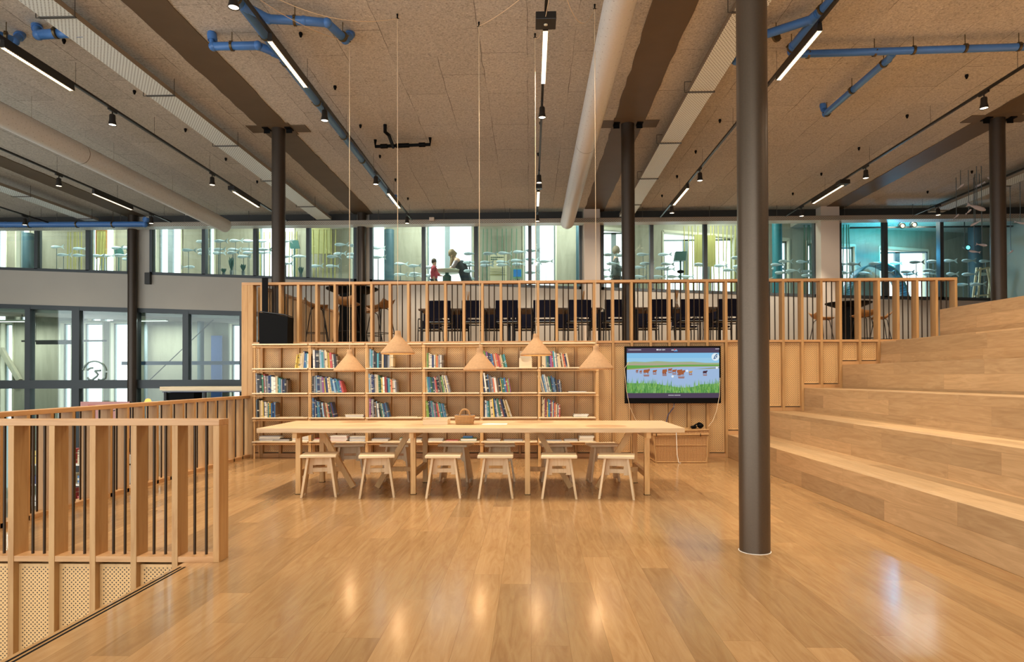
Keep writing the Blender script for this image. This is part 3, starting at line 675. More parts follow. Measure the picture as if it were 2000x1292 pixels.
# ================================================================== TABLE
TX0, TX1, TY0, TY1, TZ = -2.975, 1.645, 6.93, 8.12, .742
tb = thing('long_table', 'very long pale pine table with trestle legs in front of the bookshelf', 'table', ((TX0+TX1)/2, (TY0+TY1)/2, 0))
MB().box(TX0, TX1, TY0, TY0+.585, TZ-.05, TZ).build('tabletop_board', 'table', tb, bevel=.003)
MB().box(TX0, TX1, TY0+.60, TY1, TZ-.05, TZ).build('tabletop_board', 'table', tb, bevel=.003)
for px, sg in ((585.5, 1), (809, -1), (1030.5, 1), (1261, -1)):
    x = atZ(px, 963, 0).x; yf, yb = 7.11, 7.92; ym = (yf+yb)/2; w2 = .028
    for y in (yf, yb):
        l_ = MB().box(x-w2, x+w2, y-.03, y+.03, .004, TZ-.05).build('leg', 'tleg', tb, bevel=.002)
        MB().box(x-w2-.004, x+w2+.004, y-.034, y+.034, 0, .004).build('foot_pad', 'black', l_)
    MB().box(x-w2+.004, x+w2-.004, TY0+.05, TY1-.05, TZ-.115, TZ-.051).build('top_bearer', 'tleg', tb)
    MB().box(x-w2+.006, x+w2-.006, yf+.03, yb-.03, .19, .25).build('cross_bar', 'tleg', tb)
    MB().bar((x+sg*.10, ym, TZ-.052), (x+sg*.50, ym, .01), .05, .062, (1, 0, 0)).build('diagonal_brace', 'tleg', tb)
    MB().bar((x+sg*.028, ym, .22), (x+sg*.36, ym, .22), .04, .05).build('stretcher', 'tleg', tb)
# ================================================================== STOOLS
def make_stool():
    t = thing('stool', 'x', 'stool'); t.scale = (1, 1, 1.075)
    MB().box(-.19, .19, -.155, .155, .402, .430).build('seat', 'stoolx', t, bevel=.007)
    for s in (-1, 1):
        b = MB(); xt, xb, th = .105*s, .168*s, .024*s
        pts = [(-.085, .402), (.085, .402), (.115, .12), (.118, 0), (.075, 0), (.06, .03), (-.06, .03), (-.075, 0), (-.118, 0), (-.115, .12)]
        X = lambda z: xt+(xb-xt)*(1-z/.402)
        n = len(pts); vs = [(X(z), y, z) for y, z in pts]+[(X(z)+th, y, z) for y, z in pts]
        b.add(vs, [tuple(range(n)), tuple(range(2*n-1, n-1, -1))]+[(i, (i+1) % n, n+(i+1) % n, n+i) for i in range(n)])
        b.build('leg', 'stool', t, bevel=.002)
    b = MB(); X = lambda z: .103+.063*(1-z/.402); y0, y1 = -.012, .012
    def hx(xa0, xa1, za, xb0, xb1, zb): b.hexa([(xa0, y0, za), (xa1, y0, za), (xa1, y1, za), (xa0, y1, za), (xb0, y0, zb), (xb1, y0, zb), (xb1, y1, zb), (xb0, y1, zb)])
    hx(-X(.315), X(.315), .315, -X(.402), X(.402), .402)
    hx(-X(.285), -.075, .285, -X(.315), -.075, .315); hx(.075, X(.285), .285, .075, X(.315), .315)
    hx(-X(.245), X(.245), .245, -X(.285), X(.285), .285)
    hx(-X(.225), -.07, .225, -X(.245), -.08, .245); hx(.07, X(.225), .225, .08, X(.245), .245)
    b.build('stretcher', 'stool', t)
    return t
s0 = make_stool(); used = False
FR = [(-2.30, 7.0, 9), (-1.665, 6.97, 11), (-.935, 6.965, 2), (-.375, 6.96, 1), (.305, 6.94, -2), (.92, 6.93, -10)]
FN = ['leftmost', 'second', 'third', 'fourth', 'fifth', 'rightmost']
BR = [(-2.27, 8.06, 10), (-1.66, 8.06, -9), (-.93, 8.06, -12), (-.385, 8.06, 3), (.31, 8.06, 6), (.90, 8.06, 9)]
for row, nm in ((FR, 'in front of'), (BR, 'behind')):
    for i, (x, y, a) in enumerate(row):
        lab = ('%s of the six pale wooden stools standing %s the long table' if i in (0, 5) else '%s from left of the six pale wooden stools standing %s the long table') % (FN[i], nm)
        if not used: s = s0; s.location = (x, y, 0); s.rotation_euler = (0, 0, rad(a)); s['label'] = lab; s['group'] = 'stools around the long table'; used = True
        else: dup(s0, (x, y, 0), rad(a), lab)
# ================================================================== THINGS ON THE TABLE
a, c = atZ(827, 829, TZ), atZ(874, 829, TZ)
tr = thing('tray', 'shallow pale wooden tray with a divider on the long table, left of the small basket', 'tray', (a.x, 7.42, TZ))
y0 = 7.40; y1 = 7.66; z = TZ+.0005; x0, x1 = atY(826, 829, y0).x, atY(874, 829, y0).x
MB().box(x0, x1, y0, y1, z, z+.008).build('base', 'stoolx', tr)
MB().box(x0, x1, y0, y0+.008, z+.008, z+.062).build('side', 'stoolx', tr); MB().box(x0, x1, y1-.008, y1, z+.008, z+.062).build('side', 'stoolx', tr)
for x in (x0, x1-.008): MB().box(x, x+.008, y0+.008, y1-.008, z+.008, z+.062).build('side', 'stoolx', tr)
MB().box((x0+x1)/2-.004, (x0+x1)/2+.004, y0+.008, y1-.008, z+.008, z+.05).build('divider', 'stoolx', tr)
y0 = 7.42; x0, x1 = atY(888, 829, y0).x, atY(925, 829, y0).x; xm = (x0+x1)/2; hw = (x1-x0)/2; dpt = .15
bk = thing('basket', 'small woven wicker basket with an arched handle on the long table', 'basket', (xm, y0+dpt/2, TZ))
ym = y0+dpt/2
def ring(sc, z_): return [(xm+sx*hw*sc, ym+sy*dpt/2*sc, z_) for sx, sy in ((-1, -1), (0, -1.06), (1, -1), (1.05, 0), (1, 1), (0, 1.06), (-1, 1), (-1.05, 0), (-1, -1))]
b = MB(); r1, r2 = ring(.86, TZ+.002), ring(1.0, TZ+.10); n = 8
b.add(r1[:8]+r2[:8]+ring(.78, TZ+.008)[:8]+ring(.93, TZ+.10)[:8], [(i, (i+1) % 8, 8+(i+1) % 8, 8+i) for i in range(8)]+[(16+i, 16+(i+1) % 8, 24+(i+1) % 8, 24+i) for i in range(8)]+[(8+i, 8+(i+1) % 8, 24+(i+1) % 8, 24+i) for i in range(8)]+[tuple(range(8)), tuple(range(16, 24))])
for k in range(5): b.tube(ring(.87+.032*k, TZ+.012+.021*k), .007, 6)
b.build('body', 'basket', bk)
b = MB(); b.tube([(xm+.058*cos(pi*i/12)*1.0, ym, TZ+.09+.085*sin(pi*i/12)) for i in range(13)], .011, 8); b.build('handle', 'basket', bk)
a, c = atZ(941, 829, TZ), atZ(990, 829, TZ)
b = MB(); b.box(a.x, c.x, 7.40, 7.61, TZ+.0005, TZ+.004); tag(b.build('paper_sheet', 'paper'), 'white sheet of paper lying on the long table right of the basket', 'paper')

# ================================================================== PENDANT LAMPS
def pendant(px, py, y, hook, swag, label):
    p = atY(px, py, y); hz = CZ-.0
    t = thing('pendant_lamp', label, 'lamp', (p.x, y, p.z), group='felt pendant lamps over the long table')
    pr = [(.028, .268), (.032, .262), (.036, .225), (.040, .205), (.062, .178), (.19, .025), (.196, .008), (.190, 0), (.183, .004), (.186, .022), (.058, .172), (.03, .2)]
    MB().lathe(pr, 40, (p.x, y, p.z), cap=False).build('lamp_shade', 'felt', t)
    b = MB(); b.ball((p.x, y, p.z+.10), .038, .038, .045); b.build('bulb', 'bulb', t)
    b = MB(); b.lathe([(.02, .26), (.02, .15)], 12, (p.x, y, p.z)); b.build('socket', 'black', t)
    b = MB(); b.tube([(p.x, y, p.z+.262), (p.x, y, CZ-.05)], .0034, 8)
    b.tube(swag_pts((p.x, y, CZ-.05), swag), .0034, 6); b.build('cord', 'rope', t)
    b = MB(); b.lathe([(.012, 0), (.008, -.03), (.008, -.055)], 10, (p.x, y, CZ)); b.tube([(p.x-.02, y, CZ-.05), (p.x+.02, y, CZ-.05)], .004, 6); b.build('ceiling_hook', 'black', t)
    d = bpy.data.lights.new('pendant_light', 'POINT'); d.energy = 2.2; d.color = (1, .66, .34); d.shadow_soft_size = .04
    o = bpy.data.objects.new('pendant_light', d); COL.objects.link(o); o.location = (p.x, y, p.z+.10-.06)
def swag_pts(a, s):
    end, sag = s; a = Vector(a); e = Vector(end); return [a.lerp(e, i/16)-Vector((0, 0, sag*4*(i/16)*(1-i/16))) for i in range(17)]
pendant(683, 725, 7.90, 0, ((-2.93, 6.15, 5.2), .10), 'beige felt pendant lamp hanging lowest at the left end of the table row')
pendant(777, 691, 7.40, 0, ((-2.93, 5.95, 5.2), .22), 'beige felt pendant lamp hanging high, second from left')
pendant(937, 723, 7.60, 0, ((.2, 6.2, 5.2), .05), 'beige felt pendant lamp hanging low in the middle of the row')
pendant(1047, 694, 7.88, 0, ((.22, 6.4, 5.2), .18), 'beige felt pendant lamp hanging high, fourth from left, seam facing front')
pendant(1164.5, 721, 7.28, 0, ((.3, 6.25, 5.2), .30), 'beige felt pendant lamp hanging at the right end of the row')

# ================================================================== TELEVISION
TVY = 10.25
tl, brc = atY(1220.5, 676, TVY), atY(1408.5, 787, TVY)
x0, x1, z1, z0 = tl.x, brc.x, tl.z, brc.z; W_, H_ = x1-x0, z1-z0
tv = thing('television', 'large wall mounted television showing cattle standing in shallow water', 'television', ((x0+x1)/2, TVY, z0))
MB().box(x0, x1, TVY, TVY+.07, z0, z1).build('casing', 'black', tv, bevel=.004)
MB().box((x0+x1)/2-.3, (x0+x1)/2+.3, TVY+.07, D+.055, z0+.2, z1-.2).build('wall_mount', 'black', tv)
SCE = lambda c: emis('screen_'+c, c, .6)
sx0, sx1 = x0+.028, x1-.028; sz1 = z1-.028; sz0 = z0+.085
scr = MB().box(sx0, sx1, TVY-.0015, TVY+.001, sz0, sz1).build('screen', [SCE('55475c')], tv)
def SP_(u, v): return (sx0+(sx1-sx0)*u, sz1-(sz1-sz0)*v)      # u,v in 0..1, v down
lay = [0]
def poly(pts, c, nm='screen_picture'):
    lay[0] += 1; y = TVY-.0018-.00012*lay[0]
    b = MB(); b.add([(SP_(u, v)[0], y, SP_(u, v)[1]) for u, v in pts], [tuple(range(len(pts)))]); return b, c
PICT = {}
def put(pts, c):
    b, c = poly(pts, c); PICT.setdefault(c, []).append(b)
put([(0, .10), (1, .10), (1, .9), (0, .9)], '9ccfee')
put([(0, .10), (1, .10), (1, .2), (0, .2)], '8ac6ee')
put([(0, .285), (.08, .27), (.2, .28), (.33, .262), (.5, .28), (.7, .275), (.85, .3), (1, .30), (1, .4), (0, .4)], 'a9b58c')
put([(0, .315), (.2, .30), (.4, .312), (.6, .30), (1, .33), (1, .4), (0, .4)], 'b5ab94')
put([(0, .345), (.3, .35), (.6, .335), (1, .335), (1, .37), (.6, .372), (.3, .40), (0, .425)], '6dab50')
put([(0, .425), (.3, .39), (.6, .372), (1, .37), (1, .9), (0, .9)], 'a5c0e4')
put([(0, .42), (.3, .385), (.6, .368), (1, .366), (1, .375), (.6, .38), (.3, .402), (0, .435)], 'b79f78')
put([(.72, .425), (.9, .40), (1, .39), (1, .408), (.9, .418)], '93935a')
put([(0, .70), (.3, .71), (.45, .76), (.6, .80), (.72, .78), (.8, .73), (1, .72), (1, .90), (0, .90)], '69a257')
rs = random.Random(3)
for i in range(420):
    u = rs.random(); edge = .66 if u < .33 else (.70 if u < .5 else (.78 if u < .72 else .68)); base = min(.9, rs.uniform(edge+.06, .93)); tip = max(edge-.09, base-rs.uniform(.08, .17)); w__ = .004
    dxx = rs.uniform(-.012, .012); put([(u-w__, base), (u+w__, base), (u+dxx, tip)], rs.choice(['5d9a4c', '79b567', '87b94f', '4d8a44', '93c276']))
for u, v, s in ((.105, .43, .7), (.145, .44, .7), (.205, .44, 1.7), (.295, .44, 1.1), (.40, .43, 1.2), (.40, .455, 1.3), (.46, .41, 1.1), (.505, .435, 1.2), (.56, .44, 1.4), (.58, .47, 1.9), (.68, .46, 1.0), (.835, .46, 1.2)):
    c = 'cf9a5a' if u == .68 else ('4d3440' if u > .8 else 'a9633f'); w__ = .019*s; h__ = .036*s; v += .025
    put([(u-w__, v), (u-w__*.8, v-h__*.5), (u+w__*.5, v-h__*.6), (u+w__*1.1, v-h__*.8), (u+w__*1.25, v-h__*.3), (u+w__*.8, v+h__*.1), (u+w__*.8, v+h__*.5), (u-w__*.9, v+h__*.5)], c)
    for q in (-.75, -.4, .4, .7): put([(u+w__*q-.002, v+h__*.4), (u+w__*q+.002, v+h__*.4), (u+w__*q+.002, v+h__*.95), (u+w__*q-.002, v+h__*.95)], '7a3a22')
    put([(u-w__, v+h__*1.1), (u+w__, v+h__*1.1), (u+w__*.9, v+h__*1.7), (u-w__*.8, v+h__*1.7)], 'a27b78')
def disc(u, v, r, c, n=20): put([(u+r*cos(2*pi*i/n), v+r*1.8*sin(2*pi*i/n)) for i in range(n)], c)
disc(.948, .185, .042, 'e6f3fa')
for pts in ([(.93, .2), (.95, .14), (.955, .15), (.94, .21)], [(.952, .13), (.972, .13), (.97, .15), (.955, .155)], [(.925, .215), (.95, .2), (.955, .215), (.93, .23)], [(.955, .165), (.968, .16), (.965, .2), (.955, .2)]): put(pts, '39618f')
for u, v in ((.487, .57), (.643, .46), (.963, .40)): disc(u, v, .013, 'f2f6fa', 10)
# header and footer lettering, far too small to read in the photo : strokes of the same length
def strokes(u0, u1, v, h, c, k):
    for i in range(k):
        if rs.random() < .12: continue
        a = u0+(u1-u0)*i/k; put([(a, v), (a+(u1-u0)/k*.7, v), (a+(u1-u0)/k*.7, v+h), (a, v+h)], c)
strokes(.01, .15, .032, .014, 'e5e1ea', 26); strokes(.948, .99, .02, .012, 'e5e1ea', 8); strokes(.44, .57, .937, .013, 'e5e1ea', 22)
strokes(.475, .535, .035, .022, 'dfe0ea', 10); put([(.508, .02), (.514, .02), (.516, .05), (.506, .05)], 'e0342f'); put([(.505, .055), (.545, .055), (.54, .072), (.50, .075)], '3d8fd0')
disc(.322, .038, .009, 'f0eef4', 14)
m = MB(); mats = []
for c, bl in PICT.items():
    m.cur = len(mats); mats.append(SCE(c))
    for b in bl: m.add(b.v, b.f)
m.build('screen_picture', mats, scr)
def text_obj(body, size, loc, mat, parent=None, extrude=.0004, rot=(pi/2, 0, 0), name='lettering', align='LEFT'):
    c = bpy.data.curves.new(name, 'FONT'); c.body = body; c.size = size; c.extrude = extrude; c.align_x = align
    o = bpy.data.objects.new(name, c); COL.objects.link(o); dg = bpy.context.evaluated_depsgraph_get(); me = bpy.data.meshes.new_from_object(o.evaluated_get(dg))
    bpy.data.objects.remove(o); me.materials.clear(); me.materials.append(mat if not isinstance(mat, str) else M[mat]); o = bpy.data.objects.new(name, me); COL.objects.link(o)
    o.rotation_euler = rot; L_ = Vector(loc)
    if parent:
        o.parent = parent; L_ -= Vector(parent.location)
        if parent.parent: L_ -= Vector(parent.parent.location)
    o.location = L_; return o
q = SP_(.335, .052); text_obj('360 504', .034, (q[0], TVY-.04, q[1]), SCE('f0eef4'), scr)
b = MB(); b.tube([(x0+.06, TVY-.02, z0+.66), (x0-.01, TVY-.02, z0+.55), (x0+.02, TVY-.015, z0+.2), (x0+.07, TVY-.01, z0-.05), (x0+.16, TVY, z0-.25), (x0+.3, TVY-.02, z0-.42), (x0+.36, TVY-.03, z0-.47)], .004, 6)
b.build('cable', 'rope', tv)
b = MB(); b.tube([(x1-.02, TVY-.02, z0+.4), (x1-.03, TVY-.02, z0+.12), (x1-.08, TVY-.02, z0-.12), (x1-.16, TVY-.1, z0-.27), (x1-.27, TVY-.25, z0-.345)], .0045, 6); b.build('cable', 'rope', tv)
a = atY(1317, 787, TVY+.03); c = atY(1300, 826, TVY+.05)
b = MB(); b.tube([(a.x, TVY+.03, z0+.02), (a.x-.01, TVY+.02, z0-.06), (c.x+.03, TVY+.0, z0-.18), (c.x, TVY+.02, c.z), (c.x-.05, TVY+.03, c.z-.2)], .007, 8); b.build('power_cable', 'bk_n', tv)

# ================================================================== WICKER TRUNK + HEADPHONES
x0, x1, y0, y1 = 1.845, 2.65, 9.72, 10.22; zt = .485
tk = thing('wicker_trunk', 'large wicker trunk with a closed lid and a hanging cord under the television', 'trunk', ((x0+x1)/2, (y0+y1)/2, 0), rz=0)
b = MB(); e = .035
b.hexa([(x0+e, y0+.01, .012), (x1-.02, y0+.01, .012), (x1-.02, y1, .012), (x0+e, y1, .012), (x0, y0, .40), (x1, y0, .40), (x1, y1, .40), (x0, y1, .40)]); b.build('body', 'wicker', tk)
b = MB()
for k, (xx, yy) in enumerate(((x0+e, y0+.008), (x1-.02, y0+.008))): b.tube([(xx, yy, .0), (xx+(-e if k == 0 else .02), y0-.004, .405)], .013, 8)
for z in (.012, .262, .40): b.tube([(x0+e*(1-z/.4)-.008, y0+.004, z+.0), (x1-.02*(1-z/.4)+.008, y0+.004, z)], .012 if z != .262 else .009, 8)
b.tube([(x0+e, y0+.01, .012), (x0+e, y1, .012)], .012, 8); b.build('woven_border', 'basket', tk)
b = MB(); b.hexa([(x0-.012, y0-.015, .412), (x1+.012, y0-.015, .425), (x1+.012, y1+.01, .425), (x0-.012, y1+.01, .412), (x0-.006, y0-.01, .47), (x1+.008, y0-.01, .495), (x1+.008, y1, .495), (x0-.006, y1, .47)])
b.build('lid', 'wicker', tk)
b = MB()
for z, dz in ((.414, .012), (.47, .025)): b.tube([(x0-.012, y0-.016, z), (x1+.012, y0-.016, z+dz)], .011, 8)
b.build('lid_border', 'basket', tk)
xc = atY(1321, 870, y0-.03).x
b = MB(); b.tube([(xc, y0-.03, .46), (xc+.004, y0-.034, .3), (xc+.012, y0-.03, .12), (xc+.03, y0-.035, .012), (xc+.06, y0-.04, .006)], .006, 6); b.build('fastening_cord', 'paper', tk)
for px in (1282, 1368):
    xx = atY(px, 850, y0-.02).x; b = MB(); b.tube([(xx, y0-.028, .44), (xx, y0-.03, .395)], .005, 6); b.build('buckle', 'black', tk)
hx, hy, hz = atY(1362, 831, 9.95).x, 9.95, .493
hp = thing('headphones', 'black headphones lying on the lid of the wicker trunk', 'headphones', (hx, hy, hz))
b = MB(); b.tube([(hx-.10+.0, hy-.03, hz+.012), (hx-.075, hy-.03, hz+.025), (hx-.03, hy-.02, hz+.06), (hx+.02, hy-.01, hz+.088), (hx+.06, hy, hz+.075), (hx+.075, hy, hz+.045)], [.013, .015, .012, .012, .013, .012], 8); b.build('headband', 'black', hp)
for q, (dx, dz, ry) in enumerate(((-.055, .024, .03), (.045, .045, .034))):
    b = MB(); b.ball((hx+dx, hy, hz+dz), .052, .042, .024 if q == 0 else .04, 14, 8); b.build('ear_cup', 'black', hp)

# ================================================================== BLACK CABINET ON THE SHELF END
zc = SZ[4]+.0005; y0, y1 = SF+.01, SF+.27
xa, xb = atY(505, 667, y0).x, atY(562, 667, y0).x
eq = thing('equipment_cabinet', 'black cabinet with sloping top and upright panel, left end of the bookshelf top', 'cabinet', ((xa+xb)/2, y0+.12, zc))
b = MB(); b.prism([(xa+.01, zc), (xb-.01, zc), (xb, zc+.43), (xa, zc+.50)], 'y', y0, y1); b.build('body', 'black', eq, bevel=.012)
b = MB(); b.prism([(xa+.005, zc+.506), (xb-.055, zc+.452), (xb-.01, zc+.436), (xb-.01, zc+.448), (xb-.06, zc+.468), (xa+.02, zc+.52)], 'y', y0+.01, y1-.01); b.build('top_panel', M['track'], eq)
b = MB(); b.box(xa+.01, xa+.105, y0+.10, y0+.12, zc+.518, zc+1.06); b.build('upright_panel', 'black', eq, bevel=.003)
# ================================================================== UPPER LEVEL FURNITURE
def make_chair():
    t = thing('chair', 'x', 'chair')
    b = MB(); xs_ = [-.205+.41*i/8 for i in range(9)]
    bend = lambda x: -.215-.03*(1-(x/.205)**2)
    f_ = [(x, bend(x)) for x in xs_]; poly = f_+[(x, y+.03) for x, y in reversed(f_)]
    b.prism(poly, 'z', .50, .82, True); b.build('backrest', 'navy', t, bevel=.012)
    MB().box(-.215, .215, -.20, .22, .44, .475).build('seat', 'navy', t, bevel=.012)
    b = MB()
    for s in (-1, 1):
        b.tube([(s*.235, -.25, 0), (s*.225, -.21, .3), (s*.222, -.23, .64), (s*.235, -.10, .668), (s*.24, .12, .66), (s*.232, .19, .62), (s*.235, .22, 0)], .011, 7)
        b.tube([(s*.20, -.19, .43), (s*.19, -.215, .55)], .011, 7)
    b.tube([(-.225, -.2, .42), (.225, -.2, .42)], .011, 7); b.tube([(-.23, .2, .40), (.23, .2, .40)], .011, 7)
    b.build('frame', 'blackm', t)
    b = MB(); b.box(-.20, .20, -.19, .20, .425, .438); b.build('seat_pan', 'tray', t)
    return t
ch = make_chair(); usedc = False
CH = [(858, 'left end'), (923, 0), (991, 0), (1065, 0), (1132, 0), (1203, 0), (1293, 0), (1354, 0), (1426, 'right end')]
CN = ['leftmost', 'second from left', 'third from left', 'fourth from left', 'fifth from left', 'sixth from left', 'seventh from left', 'eighth from left', 'rightmost, beside the tall grey column']
for i, (px, _) in enumerate(CH):
    x = atY(px, 600, 11.75).x; lab = 'navy chair seen from behind in the near row upstairs, %s' % CN[i]
    if not usedc: ch.location = (x, 11.98, UP); tag(ch, lab, None, 'navy chairs in the near row of the upper level'); usedc = True
    else: dup(ch, (x, 11.98, UP), rad(random.uniform(-4, 4)), lab)
FRN = [(845, 'leftmost'), (897, 'second from left'), (962, 'third from left'), (1025, 'fourth from left'), (1105, 'fifth from left'), (1170, 'sixth from left'), (1258, 'seventh from left'), (1330, 'eighth from left'), (1393, 'rightmost')]
for px, w_ in FRN:
    x = atY(px, 620, 14.0).x
    dup(ch, (x, 13.75, UP), pi+rad(random.uniform(-5, 5)), 'navy chair facing the camera beyond the upstairs tables, %s' % w_, 'navy chairs in the far row of the upper level')
for px0, px1, lab in ((817, 1176, 'long dark topped dining table upstairs behind the navy chairs, left one'), (1238, 1412, 'dark topped dining table upstairs above the television, right one')):
    x0, x1 = atY(px0, 600, 12.4).x, atY(px1, 600, 12.4).x
    t = thing('dining_table', lab, 'table', ((x0+x1)/2, 12.85, UP))
    MB().box(x0, x1, 12.4, 13.3, UP+.71, UP+.745).build('table_top', 'tabletopd', t, bevel=.003)
    xs_ = [x0+.05, x1-.05] + ([x0+(x1-x0)/2-.03, x0+(x1-x0)/2+.06] if x1-x0 > 2.5 else [])
    for x in xs_:
        for y in (12.46, 13.24): MB().box(x-.022, x+.022, y-.022, y+.022, UP, UP+.71).build('leg', 'blackm', t)
def vase(px, py, y, c, lab):
    p = atY(px, py, y); z = UP+.746
    t = thing('vase', lab, 'vase', (p.x, y, z))
    MB().lathe([(.02, 0), (.035, .01), (.035, .05), (.012, .10), (.013, .14), (.018, .15)], 14, (p.x, y, z)).build('bottle', c, t)
    b = MB()
    for k in range(5):
        a = k*1.3; b.tube([(p.x, y, z+.10), (p.x+.015*cos(a), y+.015*sin(a), z+.25), (p.x+.03*cos(a), y+.03*sin(a), z+.36)], [.003, .007, .004], 5)
    b.build('dried_stems', M['drystem'], t)
M['drystem'] = simple('dried_stems', 'd29a5a', .8); M['redg'] = simple('red_glass', 'b8432c', .3); M['greeng'] = simple('green_glass', '6d8a35', .3); M['clearg'] = simple('pale_glass', 'b9a58c', .2)
vase(914, 588, 12.7, 'greeng', 'small green vase with dried stems on the left dining table upstairs')
vase(1139, 588, 12.7, 'redg', 'small red vase with dried stems near the right end of the left dining table')
vase(1322, 590, 12.7, 'clearg', 'clear bottle vase with dried stems on the dining table above the television')
def candle(px, y, lab):
    p = atY(px, 600, y); t = MB().lathe([(.015, 0), (.018, .04), (.012, .06)], 10, (p.x, y, UP+.746)); tag(t.build('tealight_glass', 'clearg'), lab, 'candle')
candle(956, 12.65, 'tiny glass tealight on the dining table between second and third near chairs'); candle(1114, 12.6, 'tiny glass tealight on the dining table behind the fifth near chair')
# bar tables with shell stools
def bartable(px, y, rtop, lab):
    x = atY(px, 600, y).x; t = thing('bar_table', lab, 'table', (x, y, UP))
    MB().lathe([(.05, 1.0), (.28, 1.02), (rtop-.06, 1.08), (rtop, 1.11), (rtop, 1.13), (0, 1.13)], 40, (x, y, UP)).build('table_top', 'black', t)
    MB().lathe([(.24, .80), (.24, 1.03)], 30, (x, y, UP)).build('neck', 'black', t)
    MB().lathe([(.36, 0), (.36, .02), (.30, .12), (.26, .30), (.24, .55), (.24, .80)], 36, (x, y, UP)).build('base', 'black', t)
    return x
def make_barstool():
    t = thing('bar_stool', 'x', 'stool')
    b = MB(); nu, nv = 10, 8; vs = []
    for i in range(nv+1):
        v = i/nv; y = -.20+.40*v; zc_ = .74+.13*max(0, (.35-v)/.35)**1.6
        for j in range(nu+1):
            u = -1+2*j/nu; wdt = .21*(1-.25*(1-v)**2-.12*v*v)
            vs.append((u*wdt, y-.02*(1-v), zc_+.045*u*u))
    m_ = nu+1; b.add(vs, [(i*m_+j, i*m_+j+1, (i+1)*m_+j+1, (i+1)*m_+j) for i in range(nv) for j in range(nu)], True)
    o = b.build('seat', 'seatply', t); so = o.modifiers.new('thick', 'SOLIDIFY'); so.thickness = .014
    b = MB()
    for sx in (-1, 1):
        for sy in (-1, 1): b.tube([(sx*.10, sy*.07, .735), (sx*.135, sy*.11, .70), (sx*.22, sy*.22, 0)], .009, 7)
    b.tube([(-.10, -.07, .735), (.10, -.07, .735)], .009, 7); b.tube([(-.10, .07, .735), (.10, .07, .735)], .009, 7)
    k = [(.19, .19), (-.19, .19), (-.19, -.19), (.19, -.19), (.19, .19)]; b.tube([(x, y, .26) for x, y in k], .007, 6, False)
    b.build('frame', 'blackm', t)
    return t
xb1 = bartable(688, 12.3, .49, 'black round bar table upstairs at left with a thick flared column')
xb2 = bartable(1657, 15.3, .50, 'black round bar table upstairs at right near the windows')
bs0 = make_barstool(); first = True
for x, y, rz_, lab in ((xb1-.62, 12.1, -70, 'bar stool with bent ply seat left of the left bar table'), (xb1+.08, 11.72, 0, 'bar stool before the left bar table, back to camera'), (xb1+.56, 12.25, 60, 'bar stool with bent ply seat right of the left bar table'), (xb1+.15, 13.0, 170, 'bar stool behind the left bar table'),
                      (xb2-.62, 15.3, -80, 'bar stool left of the right bar table'), (xb2+.0, 14.65, 0, 'bar stool before the right bar table, back to camera'), (xb2+.68, 15.2, 75, 'bar stool right of the right bar table')):
    if first: bs0.location = (x, y, UP); bs0.rotation_euler = (0, 0, rad(rz_)); tag(bs0, lab, None, 'bar stools with bent ply seats'); first = False
    else: dup(bs0, (x, y, UP), rad(rz_), lab)

# ================================================================== CEILING SERVICES
TRX = [-12.1, -9.0, -6.05, -2.93, .18, 3.2, 6.25, 9.35]
TZ_ = 5.2
TN = ['far left', 'second from left', 'left of the perforated tray', 'above the pendant cords', 'central one beside the white duct', 'right of the nearest column top', 'long one at the upper right', 'far right near the hanging fish']
M['wire'] = simple('steel_wire', '55504a', .4, .6)
for x, nm in zip(TRX, TN):
    t = thing('lighting_track', 'black ceiling lighting track, '+nm, 'track', (x, 8, TZ_))
    MB().box(x-.017, x+.017, -3, 15.9, TZ_-.016, TZ_+.016).build('rail', 'track', t)
    b = MB()
    for k in range(11): b.tube([(x, -2.4+1.8*k, TZ_+.016), (x, -2.4+1.8*k, CZ)], .0025, 5, False)
    b.build('suspension_wire', 'wire', t)
def make_head():
    t = thing('track_spotlight', 'x', 'spotlight')
    b = MB(); b.box(-.014, .014, -.09, .09, -.046, -.0165); b.build('adapter', 'track', t)
    b = MB(); b.tube([(0, 0, -.046), (0, 0, -.10)], .009, 8); b.build('arm', 'track', t)
    b = MB(); b.lathe([(.0, -.085), (.034, -.088), (.040, -.10), (.042, -.17), (.056, -.235), (.056, -.240), (.050, -.240), (.046, -.225)], 24, cap=False); b.build('head', 'track', t)
    b = MB(); b.lathe([(0, -.232), (.049, -.232)], 24, cap=False); b.build('lens', 'lamp', t)
    return t
hd = make_head(); firsth = True
HEADS = [(2, 250, 237, 'upper left, tilted'), (2, 440, 356, 'left of the first round column'), (2, 553, 433, 'beside the first round column at the windows'),
         (3, 480, 5, 'at the very top edge, beside the blue pipe'), (3, 650, 229, 'right of the blue pipe, midway'), (3, 744, 355, 'right of the blue pipe, farther back'), (3, 797, 432, 'at the windows above the people'),
         (4, 1061, 223, 'below the long bright lamp in the centre'), (4, 1051, 352, 'second on the central track'), (4, 1046, 428, 'at the end of the central track'),
         (5, 1357, 348, 'right of the second round column'), (5, 1299, 412, 'far end right of the second round column'), (6, 1903, 205, 'upper right above the right beam'), (6, 1677, 343, 'right of the tallest column'), (6, 1549, 418, 'above the glass beside the tallest column'),
         (7, 1811, 416, 'above the glass with turquoise glow'), (1, 142, 358, 'on the second track at left'), (1, 316, 432, 'shining brightest, above the white pier at left'), (0, 76, 435, 'beside the blue pipe at the far left')]
TGT = {}
